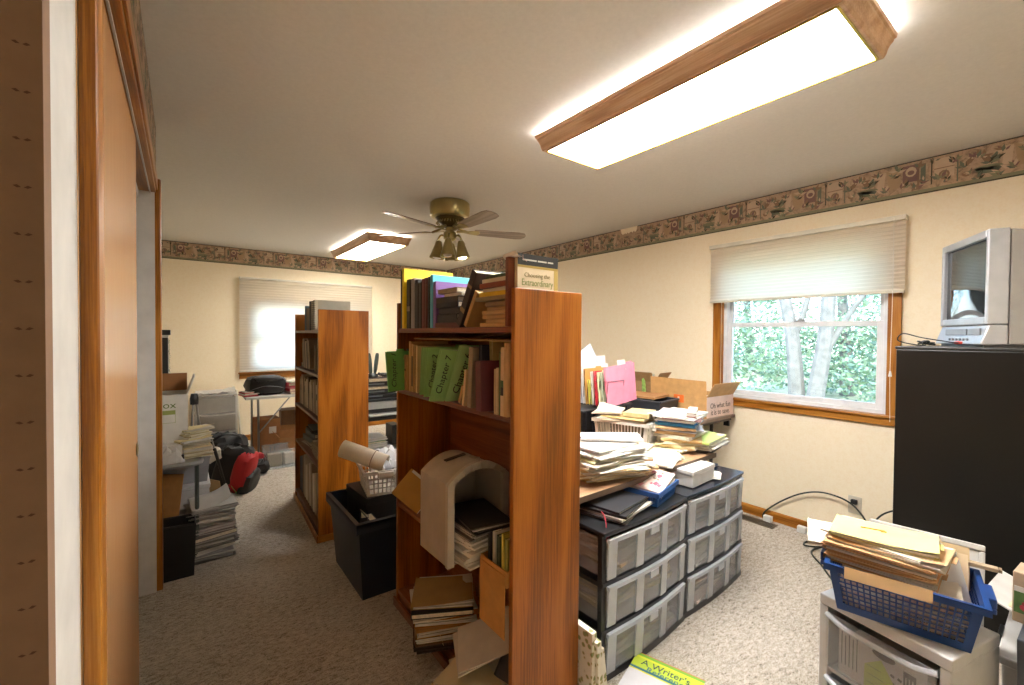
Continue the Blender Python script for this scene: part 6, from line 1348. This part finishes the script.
MB().tube(bezpts([(-.15, -.1, .33), (-.05, -.17, .42), (.08, -.16, .40), (.16, -.08, .3)], 6), .010, 6).build('strap', M('#1b1b1d', 0.6), t, smooth=True)
t = thing('sports_bag', 'small dark bag between the backpack and the table legs', 'bag', (0.56, 4.90, 0.0), rad(40)); softbox(.20, .26, .13, 15, 0.7, amp=0.02).build('body', M('#1a1718', 0.7), t, smooth=True); MB().tube(bezpts([(-.05, -.1, .1), (0, -.12, .16), (.05, -.08, .1)], 6), .006, 6).build('strap', M('#2b2a2c', 0.6), t)
o = softbox(.16, .12, .09, 16, 0.7, amp=0.03).build('folded_cloth', M('#cfc9be', 0.7), None, (0.20, 4.44, 0.30), (0.2, -0.3, 0.3), smooth=True); tag(o, 'crumpled white cloth draped over the slumped backpack', 'cloth')
tag(MB().box(-.002, .002, -.07, .07, 0, .21).build('cardboard_sheet', M('#9c7f58', 0.8), None, (0.225, 4.18, 0.0), (0, rad(-8), rad(30))), 'tan cardboard piece standing on the carpet before the backpack', 'cardboard')
t = thing('umbrella', 'folded black umbrella leaning across the tan cardboard piece', 'umbrella', (0.31, 4.05, 0.012), 0)
MB().tube([(0, 0, 0), (-.10, .22, .42)], [.006, .013], 8).build('canopy', BLACKP, t, smooth=True); MB().tube([(-.10, .22, .42), (-.115, .25, .49)], .006, 8).build('shaft', STEEL, t)

# ================================================================ printer stand beyond the far bookcase
t = thing('printer_stand', 'black stand holding the grey printer between the bookcases', 'stand', (1.80, 4.86, 0))
m = MB(); m.box(-.36, .5, -.28, .28, .445, .485); m.build('top', BLACKP, t, bev=0.003)
for x in (-.34, .46): MB().box(x, x+.03, -.26, .26, 0, .444).build('side_panel', M('#161719', 0.4), t)
MB().box(-.309, .459, -.26, .26, .11, .13).build('shelf', M('#1b1c1e', 0.4), t)
pile((1.66, 4.80, 0.131), 0.1, [('s', .28, .3, .05, ['#d3d0c8', '#e2dfd8'], 'white paper'), ('b', .26, .28, .02, '#3f7d4a', 'green book'), ('s', .27, .28, .04, ['#dcdad4', '#bdb9b0'], 'white paper ream')], 'the stack on the printer stand shelf', 'papers on the printer stand shelf', 0.01, 0.06)
tag(MB().box(-.05, .05, -.1, .1, 0, .22).build('toner_box', BLACKP, None, (1.93, 4.80, 0.1315), bev=0.004), 'black box standing on the printer stand shelf', 'box')
t = thing('printer', 'light grey printer on the black stand between the bookcases', 'printer', (1.78, 4.88, 0.486))
MB().box(-.30, .30, -.24, .24, 0.0, .155).build('body', M('#aeb0ae', 0.4), t, bev=0.012)
MB().box(-.31, .31, -.25, .25, .156, .180).build('scanner_lid', M('#23262a', 0.35), t, bev=0.006)
MB().box(-.2, .2, -.33, -.2401, .012, .02).build('paper_tray', M('#c7c8c6', 0.4), t); MB().box(-.2, .2, -.2415, -.2402, .03, .075).build('slot', BLACKM, t)
zz = 0.667
for i, (w, d, h, c_, nm, cat, l) in enumerate([(.42, .34, .05, '#1b1d1f', 'media_player', 'electronics', 'black media player lying on the grey printer'), (.38, .30, .045, '#2a2c30', 'router', 'electronics', 'dark grey router second up on the grey printer'), (.40, .28, .03, '#8f8a82', 'album', 'album', 'grey album in the heap on the grey printer'), (.36, .28, .05, '#151617', 'cassette_deck', 'electronics', 'black deck in the heap on the grey printer'), (.34, .26, .04, '#3b2a28', 'album', 'album', 'brown-black album topping the heap on the grey printer')]):
    e = thing(nm, l, cat, (1.73+0.012*i, 4.85, zz), rad(4*((i*2) % 3-1)))
    if nm == 'album':
        MB().box(-w/2, w/2, -d/2, d/2, 0, .003).box(-w/2, w/2, -d/2, d/2, h-.003, h).box(-w/2, -w/2+.003, -d/2, d/2, .003, h-.003).build('cover', M(c_, 0.5), e); MB().box(-w/2+.004, w/2-.003, -d/2+.003, d/2-.003, .0031, h-.0031).build('pages', PAGES, e)
    else:
        MB().box(-w/2, w/2, -d/2, d/2, 0.004, h).build('body', M(c_, 0.35), e, bev=0.004); MB().box(-w*.4, w*.1, -d/2-.001, -d/2+.0005, h*.4, h*.75).build('display', M('#6f7478', 0.2), e)
        k = MB(); 
        for x in (-.1, .1): k.lathe([(0, 0), (.012, 0), (.012, .004), (0, .004)], 10, (x, 0, 0))
        k.build('foot', BLACKM, e)
    zz += h+0.001
t = thing('telephone', 'grey-green cordless phone standing on the heap over the printer', 'telephone', (1.70, 4.82, zz), rad(12))
MB().lathe([(0, 0), (.06, 0), (.062, .015), (.05, .035), (.035, .05), (0, .05)], 20).build('cradle', M('#2c3231', 0.4), t, smooth=True)
for dx, rz in ((-.022, rad(-7)), (.026, rad(8))):
    h_ = softbox(.042, .03, .23, 17, 0.5, amp=0).build('handset', M('#56635f', 0.4), t, (dx, 0, .045), (0, rz, 0), smooth=True)
tg = MB(); q = random.Random(21)
for k in range(5): tg.tube(bezpts([(q.uniform(-.14, .14), q.uniform(-.05, .03), 0.006+q.uniform(0, .05)) for _ in range(6)], 5), 0.005, 6)
tag(tg.build('cable_bundle', BLACKM, None, (1.86, 4.80, zz), smooth=True), 'dark tangled cables beside the cordless phone', 'cable')

# ================================================================ world, camera, view
wd = bpy.data.worlds.new('sky'); scn.world = wd; wd.use_nodes = True
nt = wd.node_tree; nt.nodes.clear()
out = nt.nodes.new('ShaderNodeOutputWorld'); bg = nt.nodes.new('ShaderNodeBackground')
sky = nt.nodes.new('ShaderNodeTexSky'); sky.sky_type = 'HOSEK_WILKIE'; sky.turbidity = 4.0; sky.ground_albedo = 0.4
sky.sun_direction = Vector((-0.5, -0.3, 0.75)).normalized()
bg.inputs['Strength'].default_value = SKY
nt.links.new(sky.outputs[0], bg.inputs['Color']); nt.links.new(bg.outputs[0], out.inputs['Surface'])
sl = bpy.data.lights.new('sun', 'SUN'); sl.energy = SUN; sl.angle = rad(2); sl.color = (1.0, 0.96, 0.88)
so_ = bpy.data.objects.new('sun', sl); COL.objects.link(so_); so_.rotation_euler = Vector((0.6, 0.25, -0.75)).to_track_quat('-Z', 'Y').to_euler()

f_px, yaw, pitch, roll = 437.51, rad(37.0751), rad(-0.9617), rad(0.45257)
f0 = Vector((math.sin(yaw), math.cos(yaw), 0)); r0 = Vector((math.cos(yaw), -math.sin(yaw), 0)); u0 = Vector((0, 0, 1))
fw = f0*math.cos(pitch)+u0*math.sin(pitch); uu = u0*math.cos(pitch)-f0*math.sin(pitch)
rr = r0*math.cos(roll)+uu*math.sin(roll); u2 = uu*math.cos(roll)-r0*math.sin(roll)
cd = bpy.data.cameras.new('camera'); cam = bpy.data.objects.new('camera', cd); COL.objects.link(cam)
cd.sensor_width = 36.0; cd.sensor_fit = 'HORIZONTAL'; cd.lens = f_px*36.0/1024; cd.clip_start = 0.02; cd.clip_end = 200
mw = Matrix((( rr.x, u2.x, -fw.x, 0), (rr.y, u2.y, -fw.y, 0), (rr.z, u2.z, -fw.z, 1.3716), (0, 0, 0, 1)))
cam.matrix_world = mw
scn.camera = cam
scn.view_settings.view_transform = 'Standard'
try: scn.view_settings.look = 'None'
except Exception: pass
scn.view_settings.gamma = 1.0; scn.view_settings.use_curve_mapping = False
scn.view_settings.exposure = EXPO
scn.cycles.max_bounces = 8; scn.cycles.transparent_max_bounces = 16; scn.cycles.sample_clamp_indirect = 6.0
